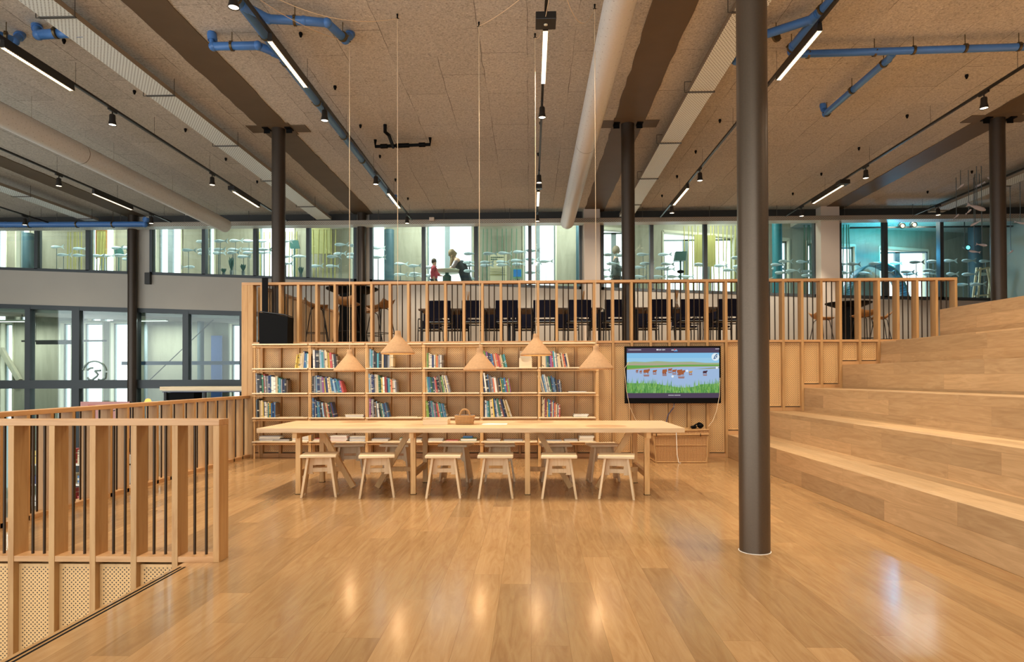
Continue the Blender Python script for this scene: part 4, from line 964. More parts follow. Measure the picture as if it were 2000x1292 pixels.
for k, (ti, px, py, nm) in enumerate(HEADS):
    x = TRX[ti]; z = TZ_-.2; y = min(atX(px, py, x).y, 15.75)
    y = atZ(px, py, TZ_-.19).y; y = min(y, 15.8)
    lab = 'small black track spotlight '+nm
    if firsth: hd.location = (x, y, TZ_); tag(hd, lab, None, 'track spotlights'); firsth = False
    else: dup(hd, (x, y, TZ_), None, lab, 'track spotlights')
    tg_ = ((x+.15, 16.4, 2.3) if y < 15 and x > -4 else (x+.25, y+.35, 0)) if y > 10.3 else ((x+.1, 10.4, .9) if y > 7.5 else (x+.2, y+.5, 0))
    spot((x, y, TZ_-.245), tg_, SPOT_W*((1.5 if x > -4 else .5) if y > 11 else 1), 75)
# heads added out of view on the same tracks to light the near floor
for k, (ti, y) in enumerate([(2, 4.6), (2, 1.5), (3, 3.6), (3, 1.6), (4, 4.8), (4, 2.2), (5, 4.2), (5, 1.8), (6, 5.2), (6, 2.6)]):
    x = TRX[ti]; dup(hd, (x, y, TZ_), None, 'added out-of-view track spotlight lighting the near floor', 'added track spotlights out of view')
    spot((x, y, TZ_-.245), (x*.85, y+.8, 0), SPOT_W, 75)
def linear(ti, a, c, nm):
    x = TRX[ti]; y0, y1 = sorted((atZ(a[0], a[1], TZ_-.11).y, atZ(c[0], c[1], TZ_-.11).y)); L_ = y1-y0
    t = thing('linear_lamp', 'black linear track lamp with a glowing strip, '+nm, 'lamp', (x, (y0+y1)/2, TZ_), group='linear track lamps')
    b = MB(); b.prism([(-.022+x, TZ_-.018), (.022+x, TZ_-.018), (.030+x, TZ_-.105), (-.030+x, TZ_-.105)], 'y', y0, y1); b.build('housing', 'track', t)
    b = MB(); b.box(x-.026, x+.026, y0+.02, y1-.02, TZ_-.108, TZ_-.1052); b.build('diffuser', 'lamp', t)
    b = MB(); n = int(L_/.035)
    for i in range(1, n): b.box(x-.026, x+.026, y0+.02+(L_-.04)*i/n-.003, y0+.02+(L_-.04)*i/n+.003, TZ_-.112, TZ_-.108)
    for s in (-1, 1): b.box(x+s*.0275-.002, x+s*.0275+.002, y0, y1, TZ_-.113, TZ_-.104)
    b.build('louvre', 'reveal', t)
    d = bpy.data.lights.new('strip_light', 'AREA'); d.shape = 'RECTANGLE'; d.size = .05; d.size_y = max(L_-.1, .2); d.energy = 48 if y0 < 11 else 16; d.color = (1, .87, .7); d.spread = rad(125)
    o = bpy.data.objects.new('strip_light', d); COL.objects.link(o); o.location = (x, (y0+y1)/2, TZ_-.118)
linear(2, (35, 92), (170, 178), 'upper left corner'); linear(2, (470, 374), (520, 405), 'left of the first round column')
linear(3, (545, 80), (610, 172), 'beside the blue pipe at the top'); linear(3, (764, 378), (782, 407), 'above the glass left of centre')
linear(4, (1070, 60), (1065, 165), 'brightest, at the top centre'); linear(4, (1048, 375), (1048, 403), 'at the end of the central track')
linear(5, (1600, 60), (1517, 158), 'right of the tallest column top'); linear(5, (1336, 368), (1309, 401), 'between the round columns at right')
linear(6, (1633, 362), (1582, 398), 'right of the tallest column, far'); linear(1, (197, 378), (265, 410), 'on the second track at left'); linear(0, (-40, 395), (11, 413), 'cut by the left edge')
def linear_added(ti, y, nm):  # unseen lamp added on a track to brighten the steps
    a = (0, 0); x = TRX[ti]; t = thing('linear_lamp', 'added out-of-view linear track lamp, '+nm, 'lamp', (x, y, TZ_), group='linear track lamps')
    b = MB(); b.prism([(-.022+x, TZ_-.018), (.022+x, TZ_-.018), (.030+x, TZ_-.105), (-.030+x, TZ_-.105)], 'y', y-.6, y+.6); b.build('housing', 'track', t)
    MB().box(x-.026, x+.026, y-.58, y+.58, TZ_-.108, TZ_-.1052).build('diffuser', 'lamp', t)
    d = bpy.data.lights.new('strip_light', 'AREA'); d.shape = 'RECTANGLE'; d.size = .05; d.size_y = 1.1; d.energy = 50; d.color = (1, .87, .7); d.spread = rad(140)
    o = bpy.data.objects.new('strip_light', d); COL.objects.link(o); o.location = (x, y, TZ_-.118)
linear_added(6, 6.4, 'over the middle steps'); linear_added(7, 7.5, 'over the highest step'); linear_added(6, 3.2, 'over the nearest steps'); linear_added(7, 4.0, 'at the far right')
for px, py, ti, s, lab in ((1075, 44, 4, .11, 'square black box with a small lens on the central track'), (1050, 367, 4, .07, 'small black adapter box farther along the central track'), (1642, 359, 6, .10, 'round black device on the upper right track'), (474, 370, 2, .07, 'small black adapter box on the left track')):
    p = atZ(px, py, TZ_-.08); x = TRX[ti]
    t = thing('track_device', lab, 'device', (x, p.y, TZ_))
    MB().box(x-s, x+s, p.y-s, p.y+s, TZ_-.10, TZ_-.0165).build('box', 'track', t, bevel=.006)
    MB().lathe([(.0, -.108), (.02, -.108), (.02, -.10)], 14, (x, p.y, TZ_), cap=False).build('lens', 'reveal', t)

# ducts
def duct(x, y0, y1, joints, lab):
    t = thing('ventilation_duct', lab, 'duct', (x, y1, 5.0)); r = .162
    MB().tube([(x, y0, 5.0), (x, y1, 5.0)], r, 48, False).build('tube', 'duct', t)
    b = MB(); vs = [(x+r*cos(2*pi*j/32), y1+.0, 5+r*sin(2*pi*j/32)) for j in range(32)]+[(x+r*.5*cos(2*pi*j/32), y1+.05, 5+r*.5*sin(2*pi*j/32)) for j in range(32)]
    b.add(vs, [(j, (j+1) % 32, 32+(j+1) % 32, 32+j) for j in range(32)]+[tuple(range(32, 64))], True); b.build('end_cap', 'duct', t)
    for yj in joints: MB().tube([(x, yj-.006, 5.0), (x, yj+.006, 5.0)], r+.002, 48, False).build('seam', M['clamp'], t)
    b = MB(); b.box(x-.012, x+.012, y0, y1-.3, 5.0+r, 5.0+r+.02); k = y0+1.0
    while k < y1: b.tube([(x, k, 5+r+.02), (x, k, CZ)], .0025, 5, False); k += 1.9
    b.build('hanger', 'traye', t)
duct(.90, -3, 15.5, (10.25,), 'white perforated ventilation duct, central one right of the pendant cords')
duct(-7.44, -3, 15.5, (10.45,), 'white perforated ventilation duct on the left running to the windows')
# cable trays along Y
def tray(x, y0, y1, w_, lab, hooks=True, step=1.98, z=5.27):
    t = thing('cable_tray', lab, 'tray', (x, y1, z))
    b = MB(); b.box(x-w_/2, x+w_/2, y0, y1, z-.001, z+.001); b.build('base', 'tray', t)
    b = MB()
    for s in (-1, 1): b.box(x+s*w_/2-.001, x+s*w_/2+.001, y0, y1, z, z+.06); b.box(x+s*w_/2-.008, x+s*w_/2+.004, y0, y1, z+.056, z+.062)
    b.build('side_rim', 'traye', t)
    y = y0+.9; q = 0
    while y < y1:
        b = MB(); b.box(x-w_/2-.02, x+w_/2+.02, y-.014, y+.014, z-.016, z-.002)
        b.tube([(x+w_/2+.01, y, z), (x+w_/2+.01, y, CZ)], .004, 6, False); b.tube([(x-w_/2-.06, y, z+.14), (x-w_/2-.06, y, z-.005)], .005, 6); b.tube([(x-w_/2-.06, y, z-.01), (x-w_/2, y, z-.01)], .005, 6); b.tube([(x-w_/2-.06, y, z+.14), (x-w_/2+.06, y, z+.14)], .005, 6)
        b.build('hanger', 'wire', t); y += step
tray(-5.19, -1.9, 16.1, .37, 'perforated steel cable tray left of the first ceiling beam')
tray(2.40, -1.75, 16.1, .34, 'perforated steel cable tray between the nearest column and second round column')
tray(-11.1, -1, 16.0, .36, 'perforated steel cable tray at the far left'); tray(9.9, 3, 16.0, .36, 'perforated steel cable tray at the far right behind the hanging fish')
t = thing('cable_tray', 'long horizontal perforated cable tray along the top of the window wall', 'tray', (0, 16.2, 5.17))
MB().box(-17.5, 13, 16.07, 16.075, 5.13, 5.215).build('front_rim', 'trayx', t); MB().box(-17.5, 13, 16.075, 16.40, 5.13, 5.133).build('base', 'tray', t)
MB().box(-17.5, 13, 16.06, 16.075, 5.212, 5.236).build('side_rim', 'traye', t)
b = MB()
for k in range(19): b.tube([(-17+1.65*k, 16.07, 5.2), (-17+1.65*k, 16.07, CZ)], .006, 6, False)
b.build('hanger', 'wire', t)
# pipes
def pipe(lab, runs, r=.05, clamps=(), mat='pipe'):
    p0 = Vector(runs[0][0]); t = thing('drain_pipe', lab, 'pipe', p0)
    for pts in runs:
        b = MB(); b.tube(pts, r, 16)
        for p in pts[1:-1]: b.ball(p, r*1.12, n=14, k=8)
        for e, o in ((pts[0], pts[1]), (pts[-1], pts[-2])):
            e = Vector(e); d = (Vector(o)-e).normalized(); b.tube([e+d*.02, e+d*.10], r*1.13, 16)
        b.build('pipe_run', mat, t)
    for c, d in clamps:
        c = Vector(c); d = Vector(d).normalized(); b = MB(); b.tube([c-d*.014, c+d*.014], r*1.22, 16); b.tube([c+Vector((0, 0, r)), (c.x, c.y, CZ)], .005, 6, False)
        s = d.cross(Vector((0, 0, 1))); b.tube([c-s*r*1.6, c-s*r*1.1], .008, 6); b.tube([c+s*r*1.1, c+s*r*1.6], .008, 6); b.build('clamp', 'clamp', t)
Z0 = 5.33
pipe('long blue drain pipe beside the track running back to the windows, with side branches', [
    [(-3.12, -1, Z0), (-3.12, 14.75, Z0), (-3.10, 14.82, CZ)],
    [(-3.12, 6.85, Z0), (-2.93, 7.15, Z0), (-2.55, 7.20, Z0), (-2.30, 7.25, Z0), (-2.20, 7.62, Z0), (-2.18, 7.8, CZ)],
    [(-3.12, 7.95, Z0), (-3.3, 7.72, Z0), (-3.85, 7.72, Z0), (-3.87, 7.72, CZ)]],
    .05, [((-3.12, y, Z0), (0, 1, 0)) for y in (6.75, 7.5, 8.15, 9.35, 10.7, 11.9, 13.1, 14.2)]+[((-2.65, 7.19, Z0), (1, .1, 0)), ((-2.21, 7.55, Z0), (.2, 1, 0)), ((-3.62, 7.72, Z0), (1, 0, 0))])
pipe('short blue pipe bend in the upper left, partly above the perforated tray', [[atZ(72, 50, CZ), atZ(75, 68, Z0), atZ(165, 62, Z0)]], .055, [(atZ(110, 64, Z0), (1, 0, 0))])
pipe('blue pipe end at the upper left edge beside the track lamp', [[atZ(-80, 40, Z0), atZ(28, 80, Z0), atZ(42, 66, CZ)]], .05, [(atZ(12, 71, Z0), (1, .5, 0))])
pipe('blue pipe running level at the far left under the ceiling', [[(-17.5, 15.2, 5.18), (-13.2, 15.85, 5.16), (-9.7, 15.95, 5.16), (-9.65, 15.95, 5.33)]], .07, [((-14.2, 15.7, 5.16), (1, .1, 0)), ((-12.6, 15.87, 5.16), (1, 0, 0)), ((-11.4, 15.9, 5.16), (1, 0, 0)), ((-10.5, 15.93, 5.16), (1, 0, 0))])
a, c = atZ(1575, 106, Z0), atZ(2080, 89, Z0)
brn, brt = atZ(1745, 101, Z0), atZ(1612, 222, Z0)
pipe('long level blue pipe at the upper right with a diagonal branch', [[atZ(1545, 100, CZ), atZ(1549, 106, Z0), c], [brn, atZ(1735, 116, Z0), brt, brt+Vector((-.02, .05, CZ-Z0))]], .045,
     [(atZ(x, y, Z0), (1, 0, 0)) for x, y in ((1578, 106), (1708, 102), (1784, 98), (1885, 94), (1990, 91))]+[(atZ(x, y, Z0), (-.3, 1, 0)) for x, y in ((1726, 124), (1664, 176), (1615, 221))])
pipe('blue pipe crossing behind the tallest column top at the upper right', [[atZ(1680, -60, Z0), atZ(1605, 20, Z0), atZ(1545, 95, Z0)], [atZ(1600, 25, Z0), atZ(1585, 38, Z0), atZ(1480, 72, Z0), atZ(1435, 120, Z0)]], .05,
     [(atZ(1606, 18, Z0), (-.3, 1, 0)), (atZ(1546, 93, Z0), (-.3, 1, 0)), (atZ(1516, 72, Z0), (-.5, 1, 0))])
# dark H shaped pipe fitting
zb = 5.38; a, c = atZ(733, 286, zb), atZ(840, 282, zb); k = atZ(768, 287, zb); k2 = atZ(762, 268, zb)
t = thing('pipe_fitting', 'black branched pipe fitting on the ceiling between the first two pendant cords', 'pipe', (k.x, k.y, CZ))
b = MB(); b.tube([(a.x, a.y, CZ), (a.x, a.y, zb), (c.x, c.y, zb), (c.x, c.y, CZ)], .028, 12)
for u, v in ((.10, .22), (.38, .62), (.80, .91)): b.tube([a.lerp(c, u), a.lerp(c, v)], .04, 12)
b.build('cross_pipe', 'black', t); b = MB(); b.tube([k, (k2.x, k2.y-.1, zb), (k2.x-.03, k2.y-.25, zb), (k2.x-.03, k2.y-.25, CZ)], .03, 12); b.build('branch', 'black', t)
# ceiling clips
CL = [(357, 232), (1678, 195), (750, 515), (1035, 727), (1260, 889), (1435, 1015), (1580, 1118), (1870, 490)]
CL = [(x/2.857, y/2.857) for x, y in CL]+[(600+x/2.857, y/2.857) for x, y in ((155, 490), (297, 705), (406, 874), (492, 1004), (562, 1109), (1313, 470), (1302, 690), (1289, 862), (1980, 1093))]+[(1300+x/2.857, y/2.857) for x, y in ((303, 676), (168, 848), (64, 986), (1680, 428), (1348, 650), (1079, 830), (869, 972), (710, 1082), (1709, 960), (1462, 1072))]
cl0 = None
CLN = {}
for px, py in sorted(CL):
    p = atZ(px, py, CZ-.03)
    if cl0 is None:
        cl0 = MB().lathe([(.02, 0), (.024, -.02), (.012, -.055), (.004, -.062)], 12).build('ceiling_clip', 'black'); o = cl0
    else: o = cl0.copy(); COL.objects.link(o)
    o.location = (p.x, p.y, CZ)
    side = 'left' if px < 600 else ('middle' if px < 1250 else 'right'); dep = 'near the camera' if py < 200 else ('midway back' if py < 320 else 'near the windows')
    CLN[side, dep] = CLN.get((side, dep), 0)+1
    tag(o, 'small black ceiling clip, %s part of the ceiling, %s, %s from left' % (side, dep, ORD[CLN[side, dep]]), 'clip', 'ceiling clips, %s, %s' % (side, dep))
p = atY(843, 428, 16.0)
tag(MB().box(p.x-.06, p.x+.06, 15.98, 16.05, p.z-.04, p.z+.05).build('socket_box', 'pillar', None, bevel=.004), 'small white socket box on the tray above the two people', 'socket')
tag(MB().box(-9.98, -9.84, WY-.10, WY-.01, 3.72, 4.02).build('wall_box', 'framed', None, bevel=.004), 'small dark box on the white wall right of the thin left column', 'box')
b = MB()
# ================================================================== EXHIBITION ROOM THINGS
M['fish'] = simple('pale_blue_fish', 'd3e2e8', .25, 0, .6, .12, 14)
M['fishf'] = simple('pale_fish_tail', 'c6d3d4', .3)
M['rod'] = simple('grey_rod', '5d686a', .4, .4)
def fish_mesh(m_, L_=.35, h=.048, w_=.03):
    prof = [(-.5, .0, .01), (-.46, .45, .5), (-.35, .85, .9), (-.15, 1, 1), (.05, .85, .8), (.22, .5, .5), (.34, .28, .25), (.40, .30, .15)]
    n = 10; vs = []
    for x, a, c in prof:
        for j in range(n): vs.append((x*L_, w_*c*cos(2*pi*j/n), h*a*sin(2*pi*j/n)))
    m_.add(vs, [(i*n+j, (i+1)*n+j, (i+1)*n+(j+1) % n, i*n+(j+1) % n) for i in range(len(prof)-1) for j in range(n)], True)
    return m_
def make_fish():
    t = thing('fish_sculpture', 'x', 'fish')
    fish_mesh(MB()).build('body', 'fish', t)
    L_ = .36; b = MB(); b.prism([(.36*L_, .016), (.60*L_, .070), (.51*L_, 0), (.60*L_, -.070), (.36*L_, -.016)], 'y', -.006, .006); b.build('tail', 'fishf', t)
    MB().tube([(0, 0, -.03), (0, 0, -1.0)], .008, 6, False).build('rod', 'rod', t)
    return t
fs0 = make_fish(); ff = True
FA = [(470, 340), (-470, 483), (582, 266), (740, 263), (870, 260), (985, 262), (730, 335), (855, 335), (975, 332), (590, 340), (725, 365), (845, 362), (975, 362), (595, 368), (938, 395), (1290, 265), (1110, 262), (1115, 335), (1110, 360), (1420, 392), (1765, 293), (1750, 370), (1700, 395), (1555, 475), (1690, 475), (1880, 300), (1870, 375), (1865, 400), (1295, 455), (1300, 395)]
FL = [(260+abs(x)/4.348, 410+y/4.348, x < 0) for x, y in FA]
FL += [(abs(x)/2.872, 400+y/2.872, x < 0) for x, y in ((-318, 235), (357, 280), (443, 245), (445, 283), (655, 240), (712, 240), (678, 283), (735, 280), (720, 303), (545, 285), (600, 285))]
FL += [(700+x/5, 410+y/5, False) for x, y in ((190, 370), (195, 460), (412, 525), (545, 545), (408, 630), (550, 640), (560, 622), (695, 560), (690, 640), (1090, 425), (1080, 510), (1085, 540), (1090, 595), (1105, 670), (1280, 425), (1425, 420), (1570, 408), (1250, 510), (1250, 540), (1405, 505), (1410, 535), (1548, 492), (1560, 528), (1700, 395), (1720, 515), (1690, 610), (1830, 500), (1690, 480))]
FL += [(1100+x/3.846, 410+y/3.846, False) for x, y in ((350, 335), (370, 402), (300, 450), (310, 500), (430, 340), (430, 430), (600, 333), (570, 430), (625, 402), (575, 500), (760, 333), (780, 405), (740, 437), (785, 443), (715, 500), (825, 500), (930, 500), (1030, 408), (1180, 418), (1310, 358), (1245, 450), (1320, 425), (1665, 385), (1795, 388), (1610, 440), (1640, 470), (1720, 455), (1835, 460), (1840, 490), (1605, 410))]
FL += [(1600+x/3.59, 240+y/3.59, False) for x, y in ((240, 988), (395, 985), (535, 982), (680, 975), (800, 970), (915, 965), (1045, 965), (1165, 968), (1400, 975), (180, 1050), (320, 1052), (475, 1047), (615, 1043), (635, 1058), (775, 1035), (775, 1058), (930, 1058), (1050, 1060), (1160, 1060), (1010, 1132), (1110, 1130), (160, 990))]
def bay_name(px):
    for lim, nm in ((178, 'in the far left window'), (270, 'left of the thin left column'), (400, 'right of the thin left column'), (520, 'below the left duct end'), (700, 'right of the first round column'),
                    (830, 'left of the two people'), (932, 'around the two people'), (1036, 'before the information board'), (1140, 'right of the information board'), (1215, 'around the standing person'), (1280, 'right of the second round column'),
                    (1378, 'before the green lampshade'), (1460, 'before the ochre panels'), (1600, 'right of the tallest column'), (1732, 'before the blue arch'), (1840, 'right of the blue arch'), (2010, 'at the far right')):
        if px < lim: return nm
FI = []
for i, (px, py, flip) in enumerate(FL):
    y = 17.12+(i*37 % 11)*.085
    p = atY(px, py, y); r_ = p.z-sill(p.x)
    FI.append((px, 'upper' if r_ > .72 else ('middle' if r_ > .38 else 'lower'), bay_name(px), p, flip))
CNT = {}
for px, zt, nm, p, flip in sorted(FI, key=lambda q: q[0]):
    fl = sill(p.x)-.33; CNT[zt, nm] = CNT.get((zt, nm), 0)+1
    lab = 'pale fish on a rod, %s row, %s from left, %s' % (zt, ORD[CNT[zt, nm]], nm)
    if ff: o = fs0; ff = False; o.location = p; o.rotation_euler = (0, 0, 0); tag(o, lab, None, 'fish sculptures on rods')
    else: o = dup(fs0, p, (pi if flip else 0)+rad(random.uniform(-12, 12)), lab, 'fish sculptures on rods')
    for c in [c for c in bpy.data.objects if c.parent is o and c.name.startswith('rod')]:
        c.scale = (1, 1, max(.2, p.z-fl)); c.location = (0, 0, 0)
# glass fish hanging in front of the windows at right
M['gfish'] = simple('clear_glass_fish', 'b9aead', .12, 0, .8)
hg = thing('hanging_fish', 'x', 'fish'); fish_mesh(MB(), .34, .045, .03).build('body', 'gfish', hg)
b = MB(); b.prism([(.13, .012), (.20, .05), (.175, 0), (.20, -.05), (.13, -.012)], 'y', -.004, .004); b.build('tail', 'gfish', hg)
HF = [(1914, 282, 1916, 307, 1, -55), (1875, 314, 1876, 364, 2, 100), (1913, 335, 1913, 361, 1, -60), (1869, 352, 1868, 422, 2, 90), (1912, 360, 1908, 405, 0, 180), (1892, 370, 1892, 413, 2, 90), (1905, 380, 1905, 436, 1, -60), (1904, 385, 1903, 491, 1, -50), (1918, 362, 1918, 478, 1, 120), (1936, 350, 1935, 350, 1, 20), (1994, 360, 1993, 435, 1, 160), (1974, 380, 1974, 492, 2, 90)]
for i, (tx_, ty_, px, py, sc_, a) in enumerate(HF):
    y = 13.2+.25*(i % 4); p = atY(px, py, y); k = [1.1, .6, .5][sc_]
    lab = 'clear glass fish hanging from the ceiling at right, %s' % ['highest of all', 'left of the topmost pair', 'below the highest one', 'leftmost above the window band', 'long level one', 'small one beside the long level one', 'at the top of the glass', 'lowest left of the last column', 'lower one beside the last column', 'half hidden by the last column', 'right of the last column, upper', 'right of the last column, lower'][i]
    if i == 0: o = hg
    else: o = dup(hg, p)
    o.location = p; o.rotation_euler = (0, rad(18*(1 if i % 2 else -1)), rad(a)); o.scale = (k, k, k)
    tag(o, lab, None, 'glass fish hanging from the ceiling')
    r = thing('hanging_rod', 'thin rod from the ceiling carrying the glass fish, %s' % lab.split('right, ')[1], 'rod', (p.x, y, CZ), group='rods of the glass fish')
    bpy.data.objects.remove(r); b = MB(); b.tube([(p.x, y, CZ), (p.x, y, p.z-.01)], .007, 6, False); o2 = b.build('hanging_rod', 'rod')
    tag(o2, 'thin dark rod from ceiling to glass fish, %s' % lab.split('right, ')[1], 'rod', 'rods of the glass fish')
# poles
M['polegreen'] = simple('reed_green', '5f8468', .6); M['poleyel'] = simple('reed_yellow', 'a8a05a', .6)
PO = [('at the far left', [133, 138, 143, 148, 154, 160, 183, 190, 196, 202, 208], 'poleyel', 18.2), ('right of the first round column', [508, 517, 526, 534, 541, 550, 556, 564, 572, 579], 'poleyel', 18.4),
      ('before the yellow panel', [613, 622, 631, 639, 647, 655], 'poleyel', 18.2), ('beside the information board', [943, 951, 960, 970, 980, 990, 998, 1008], 'polegreen', 18.3),
      ('over the ochre panels', [1336, 1344, 1353, 1362, 1372, 1387, 1395, 1404, 1412, 1419, 1427, 1435, 1443], 'poleyel', 18.2), ('beside the right pillar', [1570, 1577, 1583, 1647, 1653, 1659], 'polegreen', 18.2)]
for nm, xs_, mt, y in PO:
    for q_, px in enumerate(xs_):
        p = atY(px, 500, y); lean = random.uniform(-.03, .03)
        o = MB().tube([(p.x-lean, y, sill(p.x)-.33), (p.x+random.uniform(-.02, .02), y, 4.4), (p.x+lean, y, CZ)], .015, 6, False).build('tall_pole', mt)
        tag(o, 'slender pole behind the glass %s, %s from left' % (nm, ORD[q_+1]), 'pole', 'slender poles '+nm)
def board(px0, py0, px1, py1, y, mat, name, lab, cat, frame=None):
    a, c = atY(px0, py0, y), atY(px1, py1, y); t = thing(name, lab, cat, ((a.x+c.x)/2, y, c.z))
    MB().box(a.x, c.x, y, y+.03, c.z, a.z).build('panel', mat, t)
    if name == 'wall_hanging':
        for x in (a.x+.03, c.x-.03): MB().tube([(x, y+.015, a.z), (x, y+.015, 6.39)], .004, 5, False).build('suspension_cord', 'wire', t)
    else:
        for x in (a.x+.05, c.x-.08): MB().box(x, x+.03, y+.03, y+.05, sill(x)-.33, a.z-.1).build('post', 'rod', t)
    return a, c, t
M['ochre'] = simple('ochre_panel', '9c9355', .7); M['yellow'] = simple('pale_yellow_panel', 'aaa46c', .7); M['sign'] = simple('cream_sign', 'ddd2b0', .7); M['teal'] = simple('dark_teal', '35605a', .5)
a, c, t = board(603, 432, 645, 495, 18.2, 'yellow', 'wall_hanging', 'pale yellow hanging panel behind poles, between the first two round columns', 'panel')
a, c, t = board(189, 450, 206, 503, 18.2, 'ochre', 'wall_hanging', 'framed ochre hanging panel behind poles at the far left', 'panel')
b = MB(); w_ = .03
b.box(a.x-w_, a.x, 18.19, 18.24, c.z-w_, a.z+w_); b.box(c.x, c.x+w_, 18.19, 18.24, c.z-w_, a.z+w_); b.box(a.x, c.x, 18.19, 18.24, a.z, a.z+w_); b.build('panel_frame', 'seatply', t)
board(1356, 458, 1378, 520, 18.2, 'ochre', 'wall_hanging', 'ochre hanging panel left of the thick mullion in the bright window', 'panel')
board(1382, 459, 1398, 520, 18.2, 'ochre', 'wall_hanging', 'ochre hanging panel right of the thick mullion in the bright window', 'panel')
a, c, t = board(954, 494, 990, 560, 18.0, 'sign', 'information_board', 'cream information board with dark heading behind the glass', 'sign')
b = MB(); W2 = c.x-a.x
for r, (k0, k1) in enumerate(((.12, .82), (.12, .5))):
    zz = a.z-.13-.055*r; x = a.x+W2*k0
    while x < a.x+W2*k1: w_ = random.uniform(.02, .05); b.box(x, x+w_, 17.994, 18, zz, zz+.025); x += w_+.012
b.build('lettering', 'teal', t); b = MB()
for r in range(4): b.box(a.x+.05, c.x-.05, 17.994, 18, a.z-.45-.05*r, a.z-.44-.05*r)
b.box(a.x+.01, c.x-.01, 17.994, 18, a.z-.62, a.z-.61); b.build('text_lines', 'ochre', t)
a, c = atY(1003, 526, 17.7), atY(1018, 540, 17.7)
t = thing('tablet_stand', 'small tablet with a blue screen on a green holder right of the information board', 'screen', ((a.x+c.x)/2, 17.7, sill(0)-.33))
MB().box(a.x-.02, c.x+.02, 17.7, 17.72, c.z-.05, a.z+.02).build('holder', M['holder'] if 'holder' in M else simple('green_holder', '7fb593', .5), t); MB().box(a.x, c.x, 17.692, 17.7, c.z, a.z).build('screen', emis('tablet_blue', '3f8fd0', .5), t)
MB().box((a.x+c.x)/2-.02, (a.x+c.x)/2+.02, 17.71, 17.74, sill(0)-.33, c.z-.04).build('post', 'teal', t)
p = atY(1329, 500, 17.6); fl = sill(p.x)-.33
t = thing('floor_lamp', 'dark green floor lamp with square shade behind the glass, right of the second round column', 'lamp', (p.x, 17.6, fl))
MB().hexa([(p.x-.17, 17.5, p.z-.13), (p.x+.12, 17.5, p.z-.13), (p.x+.12, 17.72, p.z-.13), (p.x-.17, 17.72, p.z-.13), (p.x-.13, 17.53, p.z+.12), (p.x+.16, 17.53, p.z+.12), (p.x+.16, 17.7, p.z+.12), (p.x-.13, 17.7, p.z+.12)]).build('lamp_shade', 'teal', t)
MB().tube([(p.x, 17.6, fl), (p.x, 17.6, p.z-.1)], .025, 10).build('pole', 'teal', t); MB().ball((p.x, 17.6, p.z-.42), .10, .06, .05).build('joint', 'black', t)
MB().lathe([(.16, 0), (.16, .02), (.03, .04)], 20, (p.x, 17.6, fl)).build('base', 'teal', t)
for px, py, nm in ((575, 477, 'left of the yellow panel'), (232, 492, 'beside the thin left column')):
    p = atY(px, py, 18.0); b = MB(); b.hexa([(p.x-.12, 18, p.z-.12), (p.x+.16, 18, p.z-.12), (p.x+.16, 18.02, p.z-.12), (p.x-.12, 18.02, p.z-.12), (p.x-.14, 18, p.z+.12), (p.x+.10, 18, p.z+.12), (p.x+.10, 18.02, p.z+.12), (p.x-.14, 18.02, p.z+.12)])
    fl = sill(p.x)-.33; b.box(p.x-.02, p.x+.01, 18.0, 18.02, fl, p.z-.12); tag(b.build('green_sign', M['teal']), 'green slanted sign on a post behind the glass, '+nm, 'sign')
# models of sea plants at the sill
for px, py, hh, nm in ((452, 515, .35, 'largest, under the left duct end'), (475, 522, .18, 'with pink flower left of the first round column'), (437, 528, .12, 'small one left of the largest'), (588, 528, .2, 'right of the first round column')):
    y = 17.0; p = atY(px, py, y); fl = sill(p.x)-.33; t = thing('plant_model', 'small dark green sea plant model, '+nm, 'plant', (p.x, y, fl))
    MB().box(p.x-.03, p.x+.03, y-.03, y+.03, fl, p.z-hh/2).build('stand', 'rod', t); b = MB()
    for k in range(14):
        a_ = k*2.4; rr = .02+.07*((k % 5)/5); b.tube([(p.x, y, p.z-hh/2), (p.x+rr*cos(a_)*.6, y+rr*sin(a_)*.6, p.z), (p.x+rr*cos(a_), y+rr*sin(a_), p.z+hh*(.5-.05*(k % 6)))], [.02, .022, .006], 5)
    b.build('foliage', 'teal', t)
# round columns inside the exhibition room
for px, w_, y, nm in ((1518, .13, 17.9, 'right of the tallest grey column'), (1905, .17, 18.6, 'left of the last column at right'), (760, .14, 18.3, 'left of the bending person'), (1132, .10, 17.9, 'beside the duct end'), (55, .14, 18.3, 'at the far left edge')):
    p = atY(px, 500, y); t = MB().lathe([(w_, sill(p.x)-.4), (w_, CZ)], 24, (p.x, y, 0)).build('interior_column', simple('blue_grey_column', '3f5a63', .5) if px != 1518 else simple('teal_column', '2b7f8a', .5)); tag(t, 'blue grey column inside the exhibition room, '+nm, 'column')
# wooden easel
p = atY(1918, 545, 17.6); fl = sill(p.x)-.33; a = atY(1910, 522, 17.6); t = thing('easel', 'wooden trestle easel behind the glass at far right', 'easel', (p.x, 17.6, fl))
for q, (u0, u1, yo) in enumerate(((1898, 1915, -.1), (1938, 1928, -.1), (1918, 1908, .3), (1952, 1935, .3))):
    A = atY(u0, 585, 17.6); B = atY(u1, 522, 17.6); MB().bar((A.x, 17.6+yo*1.6, fl), (B.x, 17.6, B.z), .05, .03, (0, 1, 0)).build('leg', 'beech', t)
A = atY(1906, 528, 17.6); B = atY(1932, 522, 17.6); MB().bar(A, B, .05, .04).build('top_bar', 'beech', t)
A = atY(1903, 578, 17.5); B = atY(1945, 574, 17.5); MB().bar(A, B, .04, .04).build('shelf_bar', 'beech', t)
